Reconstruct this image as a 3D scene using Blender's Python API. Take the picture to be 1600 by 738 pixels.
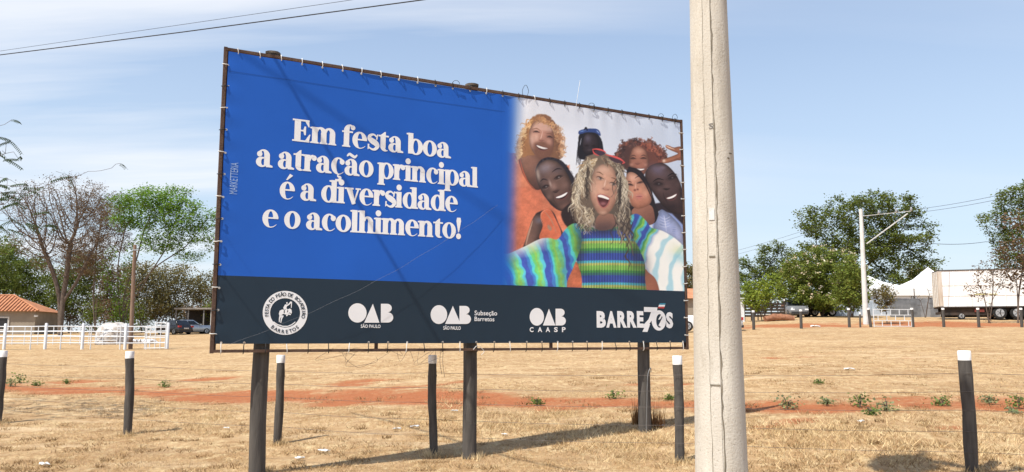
import bpy, bmesh, math, random
import numpy as np
from mathutils import Vector, Matrix
for o in list(bpy.data.objects): bpy.data.objects.remove(o)
sc = bpy.context.scene; COL = sc.collection
R_ = math.radians
# ---------------------------------------------------------------- camera
FPX, PITCH, EYE = 1250.0, 0.12735, 1.6
cam_d = bpy.data.cameras.new('camera'); cam = bpy.data.objects.new('camera', cam_d); COL.objects.link(cam)
cam_d.sensor_width = 36; cam_d.lens = FPX/1600*36; cam_d.clip_end = 9000; cam_d.clip_start = .05
cam.location = (0, 0, EYE); cam.rotation_euler = (math.pi/2+PITCH, 0, 0); sc.camera = cam
# ---------------------------------------------------------------- light: a high sun from behind the left shoulder, thin cirrus
SUN_EL, SUN_AZ = R_(57), R_(46)                       # light travels towards azimuth 46 deg right of straight ahead
sd = bpy.data.lights.new('sun', 'SUN'); sd.energy = 4.4; sd.angle = R_(.53); sd.color = (1, .95, .86)
so = bpy.data.objects.new('sun', sd); COL.objects.link(so); so.location = (-20, -20, 40)
sdir = Vector((math.cos(SUN_EL)*math.sin(SUN_AZ), math.cos(SUN_EL)*math.cos(SUN_AZ), -math.sin(SUN_EL)))
so.rotation_euler = sdir.to_track_quat('-Z', 'Y').to_euler()
w = bpy.data.worlds.new('World'); sc.world = w; w.use_nodes = True
nt = w.node_tree; nt.nodes.clear(); L = nt.links.new
def N(t, **k):
    n = nt.nodes.new(t)
    for a, b in k.items(): setattr(n, a, b)
    return n
def M(op, a, b=None, c=None):
    n = N('ShaderNodeMath', operation=op)
    for i, v in enumerate((a, b, c)):
        if v is None: continue
        if hasattr(v, 'links'): L(v, n.inputs[i])
        else: n.inputs[i].default_value = v
    return n.outputs[0]
sky = N('ShaderNodeTexSky', sky_type='NISHITA', sun_disc=False, sun_elevation=SUN_EL, sun_rotation=math.pi+SUN_AZ)
sky.air_density = 1.0; sky.dust_density = 1.3; sky.ozone_density = 1.6; sky.altitude = 500
tc = N('ShaderNodeTexCoord'); sep = N('ShaderNodeSeparateXYZ'); L(tc.outputs['Generated'], sep.inputs[0])
zz = M('ADD', M('MAXIMUM', sep.outputs[2], 0.0), .12)
cu = M('DIVIDE', sep.outputs[0], zz); cv_ = M('DIVIDE', sep.outputs[1], zz)
cmb = N('ShaderNodeCombineXYZ'); L(cu, cmb.inputs[0]); L(cv_, cmb.inputs[1])
mp = N('ShaderNodeMapping'); L(cmb.outputs[0], mp.inputs[0]); mp.inputs['Rotation'].default_value = (0, 0, R_(-36)); mp.inputs['Scale'].default_value = (.26, 1.35, 1); mp.inputs['Location'].default_value = (.35, .9, 0)
n1 = N('ShaderNodeTexNoise'); L(mp.outputs[0], n1.inputs[0]); n1.inputs['Scale'].default_value = 1.1; n1.inputs['Detail'].default_value = 7; n1.inputs['Roughness'].default_value = .55; n1.inputs['Distortion'].default_value = .25
mp2 = N('ShaderNodeMapping'); L(cmb.outputs[0], mp2.inputs[0]); mp2.inputs['Location'].default_value = (1.5, .2, 0)
n2 = N('ShaderNodeTexNoise'); L(mp2.outputs[0], n2.inputs[0]); n2.inputs['Scale'].default_value = .33; n2.inputs['Detail'].default_value = 3
rp = N('ShaderNodeMapRange', clamp=True); L(n1.outputs[0], rp.inputs[0]); rp.inputs[1].default_value = .41; rp.inputs[2].default_value = .63
rp2 = N('ShaderNodeMapRange', clamp=True); L(n2.outputs[0], rp2.inputs[0]); rp2.inputs[1].default_value = .40; rp2.inputs[2].default_value = .60
# the cirrus field thins out towards +X
rp3 = N('ShaderNodeMapRange', clamp=True, interpolation_type='SMOOTHSTEP'); L(sep.outputs[0], rp3.inputs[0]); rp3.inputs[1].default_value = .38; rp3.inputs[2].default_value = -.10; rp3.inputs[3].default_value = .14
cl = M('MULTIPLY', M('MULTIPLY', rp.outputs[0], M('ADD', M('MULTIPLY', rp2.outputs[0], .45), .6)), rp3.outputs[0])
hz = N('ShaderNodeMapRange', clamp=True); L(sep.outputs[2], hz.inputs[0]); hz.inputs[1].default_value = .6; hz.inputs[2].default_value = 0.0; hz.inputs[4].default_value = .82
mh = N('ShaderNodeMix', data_type='RGBA'); L(hz.outputs[0], mh.inputs[0]); L(sky.outputs[0], mh.inputs[6]); mh.inputs[7].default_value = (3.15, 3.62, 4.05, 1)     # hazy air low down
mx = N('ShaderNodeMix', data_type='RGBA'); L(M('MULTIPLY', cl, .9), mx.inputs[0]); L(mh.outputs[2], mx.inputs[6]); mx.inputs[7].default_value = (4.75, 4.85, 5.05, 1)
bg = N('ShaderNodeBackground'); bg.inputs[1].default_value = .15; L(mx.outputs[2], bg.inputs[0])
wo = N('ShaderNodeOutputWorld'); L(bg.outputs[0], wo.inputs[0])
sc.view_settings.view_transform = 'Standard'; sc.view_settings.look = 'None'; sc.view_settings.gamma = 1; sc.view_settings.exposure = .5
sc.render.resolution_x, sc.render.resolution_y = 1024, 472
sc.render.engine = 'CYCLES'
# ---------------------------------------------------------------- helpers
cp, sp = math.cos(PITCH), math.sin(PITCH); FH = FPX/cp
def ray(px, py):
    cx, cy = (px-800)/FPX, (369-py)/FPX
    return np.array([cx, cp-cy*sp, sp+cy*cp])
def at(px, py, d):                                     # world point seen at that direction, d metres ahead
    r = ray(px, py); return np.array([0, 0, EYE])+r*(d/r[1])
def sm(a, b, x): t = np.clip((x-a)/(b-a), 0, 1); return t*t*(3-2*t)
PL = ([0, 10, 13, 20, 48, 60, 90, 150, 400], [0, 0, .05, .15, .95, 1.35, 2.1, 3, 4])
PC = ([0, 9, 11, 12.5, 15, 20, 50, 90, 150, 400], [0, 0, 0, .15, .3, .5, 1.7, 3, 4.3, 5])
PR = ([0, 8, 10, 12.5, 20, 55, 66, 100, 150, 400], [0, 0, .02, .3, .75, 2.40, 3.15, 4.8, 6, 6.5])
def gz(x, y):
    x = np.asarray(x, float); y = np.asarray(y, float)
    s = np.clip(x/np.maximum(np.abs(y), 6), -.55, .55)
    l, c, r = np.interp(y, *PL), np.interp(y, *PC), np.interp(y, *PR)
    z = np.where(s < .05, l+(c-l)*sm(-.5, .05, s), c+(r-c)*sm(.05, .4, s))
    return z+.02*np.sin(x*1.3+.7*y)*np.sin(y*.9-.4*x)*np.clip((y-3)/10, 0, 1)
def gp(px, py):                                        # where that direction meets the ground
    r = ray(px, py); o = np.array([0, 0, EYE]); t = 4.
    while t < 400:
        p = o+r*t
        if p[2] <= gz(p[0], p[1]): return p
        t += .02+.002*t
    return o+r*t
def srgb(*c):
    c = np.array(c, float)/255; return tuple(np.where(c <= .04045, c/12.92, ((c+.055)/1.055)**2.4))
def mat(name, col, rough=.8, var=.12, scale=8., bump=0., bscale=40., metal=0., spec=.3, col2=None, attr=None, transl=0., stretch=None, detail=5):
    m = bpy.data.materials.new(name); m.use_nodes = True; t = m.node_tree; b = t.nodes['Principled BSDF']; l = t.links.new
    b.inputs['Roughness'].default_value = rough; b.inputs['Metallic'].default_value = metal; b.inputs['Specular IOR Level'].default_value = spec
    c = t.nodes.new('ShaderNodeTexCoord'); src = c.outputs['Object']
    if stretch:
        mp = t.nodes.new('ShaderNodeMapping'); mp.inputs['Scale'].default_value = stretch; l(src, mp.inputs[0]); src = mp.outputs[0]
    n = t.nodes.new('ShaderNodeTexNoise'); l(src, n.inputs[0]); n.inputs['Scale'].default_value = scale; n.inputs['Detail'].default_value = detail
    mx = t.nodes.new('ShaderNodeMix'); mx.data_type = 'RGBA'; r = t.nodes.new('ShaderNodeMapRange'); l(n.outputs[0], r.inputs[0]); r.inputs[1].default_value = .3; r.inputs[2].default_value = .7
    l(r.outputs[0], mx.inputs[0])
    c2 = col2 if col2 else tuple(max(x*(1-2*var), 0) for x in col); c1 = col if col2 else tuple(min(x*(1+var), 1) for x in col)
    mx.inputs[6].default_value = (*c1, 1); mx.inputs[7].default_value = (*c2, 1); out = mx.outputs[2]
    if attr:
        a = t.nodes.new('ShaderNodeAttribute'); a.attribute_name = attr
        m2 = t.nodes.new('ShaderNodeMix'); m2.data_type = 'RGBA'; m2.blend_type = 'MULTIPLY'; m2.inputs[0].default_value = 1
        l(out, m2.inputs[6]); l(a.outputs['Color'], m2.inputs[7]); out = m2.outputs[2]
    l(out, b.inputs['Base Color'])
    if bump:
        n2 = t.nodes.new('ShaderNodeTexNoise'); l(src, n2.inputs[0]); n2.inputs['Scale'].default_value = bscale; n2.inputs['Detail'].default_value = 6
        bp_ = t.nodes.new('ShaderNodeBump'); bp_.inputs['Strength'].default_value = bump; bp_.inputs['Distance'].default_value = .02; l(n2.outputs[0], bp_.inputs['Height']); l(bp_.outputs[0], b.inputs['Normal'])
    if transl:
        tr = t.nodes.new('ShaderNodeBsdfTranslucent'); l(out, tr.inputs[0]); ms = t.nodes.new('ShaderNodeMixShader'); ms.inputs[0].default_value = transl
        l(b.outputs[0], ms.inputs[1]); l(tr.outputs[0], ms.inputs[2]); l(ms.outputs[0], t.nodes['Material Output'].inputs[0])
    return m
def link(name, me, parent=None):
    o = bpy.data.objects.new(name, me); COL.objects.link(o)
    if parent: o.parent = parent
    return o
def tag(o, label=None, cat=None, group=None, kind=None):
    for k, v in (('label', label), ('category', cat), ('group', group), ('kind', kind)):
        if v: o[k] = v
    return o
def thing(name, label, cat, loc=(0, 0, 0), rz=0., group=None):
    o = link(name, None); o.location = [float(v) for v in loc]; o.rotation_euler = (0, 0, rz); return tag(o, label, cat, group)
def cr(P, n=6):                                        # Catmull-Rom through points
    P = np.asarray(P, float); out = []
    for i in range(len(P)-1):
        a, b, c, d = P[max(i-1, 0)], P[i], P[i+1], P[min(i+2, len(P)-1)]
        for k in range(n):
            s = k/n; out.append(.5*(2*b+(c-a)*s+(2*a-5*b+4*c-d)*s*s+(3*b-a-3*c+d)*s**3))
    out.append(P[-1]); return np.array(out)
class MB:
    def __init__(s): s.v, s.f, s.m, s.s = [], [], [], []
    def add(s, V, F, mi=0, smooth=False):
        k = len(s.v); s.v.extend([tuple(map(float, p)) for p in V]); s.f.extend([tuple(i+k for i in f) for f in F])
        s.m.extend([mi]*len(F)); s.s.extend([smooth]*len(F)); return s
    def box(s, x0, x1, y0, y1, z0, z1, mi=0, rz=0., c=None, taper=None):
        V = np.array([(x, y, z) for z in (z0, z1) for x, y in ((x0, y0), (x1, y0), (x1, y1), (x0, y1))], float)
        if taper: V[4:, :2] = V[4:, :2]*taper+V[4:, :2].mean(0)*(1-taper)
        if rz:
            c = V.mean(0) if c is None else np.array(c); q = V-c; cs, sn = math.cos(rz), math.sin(rz)
            V = np.stack([q[:, 0]*cs-q[:, 1]*sn, q[:, 0]*sn+q[:, 1]*cs, q[:, 2]], 1)+c
        return s.add(V, [(3, 2, 1, 0), (4, 5, 6, 7), (0, 1, 5, 4), (1, 2, 6, 5), (2, 3, 7, 6), (3, 0, 4, 7)], mi)
    def bar(s, a, b, wx, wz, mi=0):                    # rectangular bar from a to b
        a = Vector(a); b = Vector(b); d = (b-a).normalized(); up = Vector((0, 0, 1)) if abs(d.z) < .9 else Vector((0, 1, 0))
        sx = d.cross(up).normalized(); sz = sx.cross(d); V = []
        for p in (a, b):
            for i, j in ((-1, -1), (1, -1), (1, 1), (-1, 1)): V.append(p+sx*i*wx/2+sz*j*wz/2)
        return s.add(V, [(3, 2, 1, 0), (4, 5, 6, 7), (0, 1, 5, 4), (1, 2, 6, 5), (2, 3, 7, 6), (3, 0, 4, 7)], mi)
    def tube(s, P, r, n=8, mi=0, caps=True, smooth=True, wob=0., rng=None):
        P = [Vector(p) for p in P]; K = len(P); rr = [r]*K if np.isscalar(r) else list(r); V, F = [], []
        d0 = (P[1]-P[0]).normalized(); ref = Vector((1, 0, 0)) if abs(d0.x) < .8 else Vector((0, 1, 0))
        for i in range(K):
            d = (P[min(i+1, K-1)]-P[max(i-1, 0)]).normalized(); a = d.cross(ref).normalized(); b = a.cross(d)
            for k in range(n):
                t = 2*math.pi*k/n; q = rr[i]*(1+(wob*rng.uniform(-1, 1) if wob else 0)); V.append(P[i]+(a*math.cos(t)+b*math.sin(t))*q)
        for i in range(K-1):
            for k in range(n): F.append((i*n+k, i*n+(k+1) % n, (i+1)*n+(k+1) % n, (i+1)*n+k))
        k0 = len(s.f); s.add(V, F, mi, smooth)
        if caps: s.add(V[:n], [tuple(range(n))[::-1]], mi); s.add(V[-n:], [tuple(range(n))], mi)
        return s
    def mesh(s, name, mats):
        me = bpy.data.meshes.new(name); me.from_pydata(s.v, [], s.f)
        for m in (mats if isinstance(mats, (list, tuple)) else [mats]): me.materials.append(m)
        me.polygons.foreach_set('material_index', s.m); me.polygons.foreach_set('use_smooth', s.s); me.update()
        bm = bmesh.new(); bm.from_mesh(me); bmesh.ops.recalc_face_normals(bm, faces=bm.faces); bm.to_mesh(me); bm.free()
        return me
    def build(s, name, mats, parent=None): return link(name, s.mesh(name, mats), parent)
def np_mesh(name, V, F, mats, attr=None, smooth=False):
    """V (n,3), F (m,k) constant k; attr = {name: (n,3) colours}"""
    V = np.asarray(V, np.float32); F = np.asarray(F, np.int32); me = bpy.data.meshes.new(name); k = F.shape[1]
    me.vertices.add(len(V)); me.vertices.foreach_set('co', V.ravel()); me.loops.add(F.size); me.loops.foreach_set('vertex_index', F.ravel())
    me.polygons.add(len(F)); me.polygons.foreach_set('loop_start', np.arange(0, F.size, k, dtype=np.int32)); me.polygons.foreach_set('loop_total', np.full(len(F), k, np.int32))
    if smooth: me.polygons.foreach_set('use_smooth', np.ones(len(F), bool))
    for m in (mats if isinstance(mats, (list, tuple)) else [mats]): me.materials.append(m)
    for a, c in (attr or {}).items():
        at_ = me.attributes.new(a, 'FLOAT_COLOR', 'POINT'); d = np.ones((len(V), 4), np.float32); d[:, :3] = c; at_.data.foreach_set('color', d.ravel())
    me.update(calc_edges=True); return me
def vnoise(x, y, sc_, seed):
    r = np.random.default_rng(seed); g = r.random((256, 256)); fx = np.asarray(x)/sc_+1000; fy = np.asarray(y)/sc_+1000
    ix = np.floor(fx).astype(int); iy = np.floor(fy).astype(int); fx = fx-ix; fy = fy-iy; fx = fx*fx*(3-2*fx); fy = fy*fy*(3-2*fy)
    a = lambda i, j: g[(iy+j) % 256, (ix+i) % 256]
    return (a(0, 0)*(1-fx)+a(1, 0)*fx)*(1-fy)+(a(0, 1)*(1-fx)+a(1, 1)*fx)*fy
# ---------------------------------------------------------------- PAINT BEGIN
def paint_photo():
    """Draws the printed group picture; coordinates are picture pixels; returns (array, x0, y0, scale)."""
    S = 2.0; X0, Y0, X1, Y1 = 780, 136, 1082, 466
    W = int((X1-X0)*S); H = int((Y1-Y0)*S)
    yy, xx = np.mgrid[0:H, 0:W].astype(np.float32); xx = xx/S+X0; yy = yy/S+Y0
    rng = np.random.default_rng(5)
    def vn(sc, seed):                                       # smooth value noise
        r = np.random.default_rng(seed); gw = int(400/sc)+3; gh = int(400/sc)+3
        g = r.random((gh, gw)).astype(np.float32)
        fx = (xx-X0)/sc; fy = (yy-Y0)/sc; ix = fx.astype(int); iy = fy.astype(int); fx -= ix; fy -= iy
        fx = fx*fx*(3-2*fx); fy = fy*fy*(3-2*fy)
        return (g[iy, ix]*(1-fx)+g[iy, ix+1]*fx)*(1-fy)+(g[iy+1, ix]*(1-fx)+g[iy+1, ix+1]*fx)*fy-.5
    n2, n4, n9, n25 = vn(2, 1), vn(4, 2), vn(9, 3), vn(25, 4)
    img = np.zeros((H, W, 3), np.float32)
    t = np.clip((xx-830)/230, 0, 1); v = np.clip((yy-150)/200, 0, 1)
    img[:] = np.array([214, 218, 228])*(1-t[..., None])+np.array([186, 203, 228])*t[..., None]
    img += (np.exp(-((xx-890)**2/5000+(yy-260)**2/2500))*22)[..., None]
    ZA = (790, 160, 5.273); ZB = (880, 220, 5.677); ZC = (785, 320, 5.271); ZD = (780, 140, 2.237); ZP = (0, 0, 1)
    def cv(p, z): p = np.asarray(p, float); return p/z[2]+np.array(z[:2])
    def smooth(P, n=6, closed=True):
        P = np.asarray(P, float); N = len(P); out = []
        rg = range(N) if closed else range(N-1)
        for i in rg:
            if closed: a, b, c, d = P[i-1], P[i], P[(i+1) % N], P[(i+2) % N]
            else: a, b, c, d = P[max(i-1, 0)], P[i], P[i+1], P[min(i+2, N-1)]
            for k in range(n):
                s = k/n
                out.append(.5*(2*b+(c-a)*s+(2*a-5*b+4*c-d)*s*s+(3*b-a-3*c+d)*s**3))
        if not closed: out.append(P[-1])
        return np.array(out)
    def box(P, m):
        x0 = max(int((P[:, 0].min()-m-X0)*S), 0); x1 = min(int((P[:, 0].max()+m-X0)*S)+2, W)
        y0 = max(int((P[:, 1].min()-m-Y0)*S), 0); y1 = min(int((P[:, 1].max()+m-Y0)*S)+2, H)
        return slice(y0, max(y1, y0)), slice(x0, max(x1, x0))
    def sdf(P, sl, wob=0):
        X = xx[sl]; Y = yy[sl]
        if wob: X = X+n4[sl]*wob; Y = Y+n4[sl].T.mean()*0+n9[sl]*wob
        d = np.full(X.shape, 1e9, np.float32); ins = np.zeros(X.shape, bool); Q = np.roll(P, -1, 0)
        for (ax, ay), (bx, by) in zip(P, Q):
            ex, ey = bx-ax, by-ay; wx = X-ax; wy = Y-ay
            k = np.clip((wx*ex+wy*ey)/(ex*ex+ey*ey+1e-9), 0, 1)
            d = np.minimum(d, (wx-ex*k)**2+(wy-ey*k)**2)
            if ay != by: ins ^= ((ay > Y) != (by > Y)) & (X < ex*(Y-ay)/ey+ax)
        d = np.sqrt(d); return np.where(ins, -d, d)
    def put(sl, a, col):
        col = np.asarray(col, np.float32)
        if col.ndim == 1: col = col[None, None]
        img[sl] = img[sl]*(1-a[..., None])+col*a[..., None]
    def fill(p, z, col, f=.8, al=1., wob=0, sm=True, grad=None, tex=0, edge=0., ew=5.):
        P = cv(p, z); P = smooth(P) if sm else P
        sl = box(P, f+2+wob); 
        if sl[0].stop <= sl[0].start or sl[1].stop <= sl[1].start: return
        sd_ = sdf(P, sl, wob); a = np.clip(.5-sd_/f, 0, 1)*al
        c = np.asarray(col, np.float32)[None, None]*np.ones(a.shape+(1,), np.float32)
        if grad is not None:                               # (x0,y0,x1,y1,colour2) in zoom coordinates
            g0 = cv(grad[:2], z); g1 = cv(grad[2:4], z); e = g1-g0
            k = np.clip(((xx[sl]-g0[0])*e[0]+(yy[sl]-g0[1])*e[1])/(e@e), 0, 1)[..., None]
            c = c*(1-k)+np.asarray(grad[4], np.float32)*k
        if tex: c = c*(1+tex*n4[sl]+tex*.6*n2[sl])[..., None]*(1+2.2*tex*n9[sl]+1.5*tex*n25[sl])[..., None]
        if edge: c = c*(1-edge*np.exp(np.minimum(sd_, 0)/ew)+.10*n9[sl]+.05*n4[sl])[..., None]*np.array([1.04, 1.0, .97], np.float32)
        put(sl, a, c)
    def blob(x, y, rx, ry, z, col, al=1., rot=0., p=2.):   # soft elliptical spot
        c = cv((x, y), z); rx /= z[2]; ry /= z[2]; m = 2*max(rx, ry)
        sl = box(np.array([c]), m); X = xx[sl]-c[0]; Y = yy[sl]-c[1]
        cs, sn = math.cos(rot), math.sin(rot); U = (X*cs+Y*sn)/rx; V = (-X*sn+Y*cs)/ry
        put(sl, np.exp(-(U*U+V*V)**(p/2))*al, col)
    def stroke(p, z, w, col, al=1., f=.7, sm=True):
        P = cv(p, z); P = smooth(P, 5, False) if sm else P; w = w/z[2]
        sl = box(P, w+f+1)
        if sl[0].stop <= sl[0].start or sl[1].stop <= sl[1].start: return
        X = xx[sl]; Y = yy[sl]; d = np.full(X.shape, 1e9, np.float32); n = len(P)-1
        for i in range(n):
            (ax, ay), (bx, by) = P[i], P[i+1]; ex, ey = bx-ax, by-ay; wx = X-ax; wy = Y-ay
            k = np.clip((wx*ex+wy*ey)/(ex*ex+ey*ey+1e-9), 0, 1)
            d = np.minimum(d, np.sqrt((wx-ex*k)**2+(wy-ey*k)**2)+w*.35*abs((i+.5)/n-.5)*2)
        put(sl, np.clip(.5-(d-w/2)/f, 0, 1)*al, col)
    def curls(z, starts, length, drop, cols, w, amp, n, spread=.3, al=.8):
        for i in range(n):
            s = starts[rng.integers(len(starts)-1)] if len(starts) == 1 else None
            k = rng.random()*(len(starts)-1); j = int(k); k -= j
            a = np.array(starts[j], float)*(1-k)+np.array(starts[min(j+1, len(starts)-1)], float)*k
            d = np.array(drop, float)+rng.normal(0, spread, 2); d /= np.hypot(*d)
            L = length*rng.uniform(.4, 1.1); ph = rng.random()*6; pts = []
            for q in range(9):
                s = q/8; o = amp*math.sin(ph+q*1.5)*rng.uniform(.6, 1.2)
                pts.append(a+d*L*s+np.array([-d[1], d[0]])*o)
            stroke(pts, z, w*rng.uniform(.6, 1.4), np.array(cols[rng.integers(len(cols))])*rng.uniform(.85, 1.12), al)
    def smile(c, z, L, h, rot, lip=(120, 70, 62), teeth=(240, 236, 232), dark=(60, 25, 25), open_=.5):
        cs, sn = math.cos(rot), math.sin(rot)
        T = lambda pts: [(c[0]+x*L*cs-y*h*sn, c[1]+x*L*sn+y*h*cs) for x, y in pts]
        fill(T([(-1.12, -.45), (-.5, -.5), (0, -.45), (.5, -.5), (1.12, -.45), (.75, .7), (0, 1.25), (-.75, .7)]), z, lip)
        fill(T([(-1, -.3), (0, -.25), (1, -.3), (.65, .5), (0, .85), (-.65, .5)]), z, dark)
        fill(T([(-.95, -.28), (0, -.22), (.95, -.28), (.62, .25), (0, .42), (-.62, .25)]), z, teeth)
    # ------------------------------------------------ man with blond curls, orange shirt
    fill([(-10, 440), (40, 420), (150, 430), (300, 470), (330, 560), (300, 900), (-20, 900)], ZA, (232, 128, 88), tex=.05)
    fill([(-20, 860), (330, 560), (520, 520), (520, 1500), (-20, 1500)], ZA, (226, 118, 80), sm=False, tex=.07, f=3)
    fill([(-40, 700), (300, 700), (300, 1500), (-40, 1500)], ZA, (226, 116, 78), sm=False, tex=.06, grad=(0, 700, 200, 1500, (208, 100, 66)))
    fill([(105, 450), (180, 420), (300, 470), (300, 690), (235, 720), (170, 650), (125, 560)], ZA, (160, 112, 92), edge=.4, ew=5, grad=(120, 500, 280, 620, (104, 70, 62)))
    stroke([(110, 455), (135, 560), (180, 660), (240, 722)], ZA, 12, (190, 84, 56))
    fill([(190, 170), (230, 115), (270, 98), (330, 115), (400, 170), (430, 240), (450, 330), (465, 430), (440, 470), (390, 470), (230, 450), (130, 445), (95, 410), (125, 330), (140, 250)], ZA, (170, 112, 66), wob=5, f=2, grad=(110, 300, 450, 300, (122, 80, 58)))
    curls(ZA, [(215, 130), (150, 230), (120, 330), (120, 400)], 110, (-.25, 1), [(222, 170, 105), (200, 140, 80), (240, 200, 140), (150, 95, 55)], 13, 13, 70)
    curls(ZA, [(270, 105), (380, 160), (430, 260), (445, 380)], 110, (.15, 1), [(190, 130, 85), (140, 92, 66), (210, 160, 115), (110, 72, 54)], 12, 13, 80)
    fill([(195, 225), (225, 170), (280, 150), (340, 170), (385, 240), (395, 320), (380, 400), (340, 460), (285, 470), (240, 440), (200, 370), (188, 290)], ZA, (205, 152, 132), f=1.2, edge=.42, ew=4.5, grad=(200, 250, 400, 330, (158, 106, 92)))
    fill([(235, 185), (290, 152), (350, 185), (375, 240), (300, 235), (225, 225)], ZA, (226, 180, 160), f=4, al=.6)
    fill([(225, 345), (250, 330), (300, 325), (350, 345), (385, 380), (380, 430), (340, 466), (285, 474), (245, 445), (228, 395)], ZA, (112, 70, 54), f=4, al=.85)
    blob(215, 310, 22, 40, ZA, (232, 186, 165), .6); blob(350, 330, 22, 30, ZA, (205, 150, 130), .6)
    smile((294, 375), ZA, 50, 24, .28)
    blob(248, 246, 24, 9, ZA, (84, 52, 46), .9, .1); blob(356, 288, 22, 9, ZA, (84, 52, 46), .9, .3)
    stroke([(212, 226), (250, 218), (282, 238)], ZA, 9, (140, 90, 64), .9); stroke([(330, 262), (365, 262), (388, 285)], ZA, 9, (120, 78, 60), .9)
    stroke([(300, 240), (288, 290), (282, 305)], ZA, 8, (232, 188, 168), .8); blob(288, 316, 22, 9, ZA, (140, 88, 76), .8)
    curls(ZA, [(225, 130), (300, 120), (370, 180)], 60, (.3, .8), [(205, 150, 95), (165, 110, 70)], 11, 10, 26)
    blob(250, 290, 18, 30, ZA, (236, 192, 170), .5); blob(335, 365, 22, 40, ZA, (120, 74, 58), .35); stroke([(240, 330), (232, 360), (240, 390)], ZA, 7, (150, 98, 80), .6); stroke([(345, 350), (365, 385), (358, 410)], ZA, 7, (120, 76, 62), .6)
    curls(ZA, [(200, 170), (140, 250), (105, 350), (110, 430)], 60, (-.7, .6), [(250, 214, 160), (236, 180, 116), (214, 150, 88)], 6, 9, 60, .5, .75)
    curls(ZA, [(400, 180), (440, 260), (455, 360), (450, 440)], 55, (.8, .5), [(200, 150, 110), (160, 108, 76), (226, 184, 140)], 6, 9, 60, .5, .7)
    # ------------------------------------------------ person with sunglasses on the head, dark braids
    fill([(600, 270), (640, 225), (720, 225), (775, 290), (795, 350), (790, 460), (610, 470), (590, 380)], ZA, (26, 24, 32), wob=1)
    fill([(628, 300), (660, 265), (715, 262), (755, 300), (765, 360), (740, 420), (680, 440), (635, 410), (620, 350)], ZA, (54, 44, 52), edge=.45, ew=4, grad=(650, 280, 740, 420, (34, 28, 36)))
    blob(672, 300, 26, 30, ZA, (104, 96, 122), .55); blob(660, 360, 18, 7, ZA, (20, 16, 20), .8); blob(722, 362, 18, 7, ZA, (20, 16, 20), .8)
    blob(690, 395, 20, 9, ZA, (82, 66, 72), .6)
    fill([(598, 240), (650, 222), (740, 220), (772, 245), (776, 280), (735, 255), (660, 250), (602, 268)], ZA, (38, 62, 130), wob=0)
    stroke([(610, 245), (650, 235)], ZA, 9, (90, 130, 205)); stroke([(745, 235), (768, 258)], ZA, 9, (120, 150, 215)); stroke([(640, 235), (656, 212), (668, 235)], ZA, 14, (22, 20, 26))
    for k in range(7): stroke([(612+k*6, 262), (596+k*5, 340), (584+k*7, 420), (576+k*6, 470+rng.uniform(0, 65))], ZA, 7, (24, 22, 30))
    stroke([(618, 300), (606, 360)], ZA, 6, (190, 196, 214), .8)
    # ------------------------------------------------ woman with red-brown afro
    fill([(455, 140), (500, 70), (560, 10), (640, 5), (740, 8), (830, 45), (890, 110), (905, 200), (800, 240), (600, 260), (500, 220)], ZB, (72, 46, 44), wob=7, f=2, grad=(520, 100, 860, 100, (112, 58, 46)))
    curls(ZB, [(470, 140), (540, 30), (650, 10)], 60, (.1, .8), [(50, 34, 36), (92, 60, 54), (70, 46, 44)], 12, 12, 60, .8)
    curls(ZB, [(680, 20), (800, 40), (880, 120), (880, 170)], 70, (0, .8), [(140, 70, 52), (98, 50, 42), (170, 90, 66), (76, 42, 40)], 12, 12, 75, .8)
    fill([(590, 130), (615, 70), (665, 48), (715, 80), (745, 140), (755, 200), (735, 260), (700, 310), (640, 270), (590, 230), (580, 180)], ZB, (188, 124, 100), edge=.45, ew=4.5, grad=(640, 60, 700, 290, (150, 92, 76)))
    blob(665, 95, 40, 26, ZB, (214, 156, 130), .6)
    blob(615, 160, 26, 8, ZB, (70, 42, 38), .9); blob(705, 158, 26, 8, ZB, (70, 42, 38), .9)
    stroke([(592, 142), (620, 132), (642, 142)], ZB, 8, (70, 44, 40)); stroke([(682, 140), (708, 130), (732, 142)], ZB, 8, (70, 44, 40))
    blob(655, 205, 26, 9, ZB, (128, 76, 64), .8); blob(600, 215, 18, 14, ZB, (206, 140, 116), .6); blob(725, 215, 16, 14, ZB, (196, 130, 106), .6)
    smile((672, 256), ZB, 46, 22, .05)
    curls(ZB, [(460, 150), (520, 40), (640, 2), (760, 8), (880, 90), (900, 170)], 34, (0, -.2), [(96, 56, 48), (60, 38, 38), (150, 80, 60)], 7, 9, 120, 1.2, .75)
    # ------------------------------------------------ reaching hand
    fill([(1045, 60), (975, 62), (930, 45), (905, 42), (908, 65), (950, 88), (990, 105), (1010, 118), (960, 140), (900, 160), (872, 178), (885, 200), (930, 198), (1000, 178), (1045, 165)], ZB, (196, 124, 88), edge=.35, ew=2, grad=(890, 60, 1040, 150, (150, 90, 66)))
    stroke([(905, 45), (935, 62), (980, 78)], ZB, 9, (236, 200, 176)); blob(888, 180, 14, 14, ZB, (240, 214, 196), .8)
    stroke([(930, 185), (1000, 165), (1045, 145)], ZB, 8, (110, 62, 48), .7); stroke([(985, 100), (1040, 95)], ZB, 6, (120, 70, 54), .7)
    # ------------------------------------------------ man at the right edge, light blue shirt
    fill([(1290, 60), (1400, 60), (1485, 150), (1485, 420), (1300, 250), (1230, 180)], ZC, (128, 150, 212), tex=.04)
    fill([(800, 560), (1060, 520), (1060, 750), (960, 650), (860, 620), (810, 640)], ZB, (40, 30, 38), sm=False, f=2)
    fill([(722, 290), (760, 230), (830, 200), (890, 205), (950, 250), (1010, 330), (1045, 420), (1062, 500), (1062, 640), (990, 650), (900, 600), (830, 520), (770, 430), (730, 360)], ZB, (84, 62, 62), f=1, edge=.5, ew=5, grad=(830, 230, 900, 600, (58, 40, 42)))
    blob(830, 262, 70, 42, ZB, (98, 86, 112), .75, .4); blob(920, 300, 40, 30, ZB, (80, 62, 68), .5)
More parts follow.
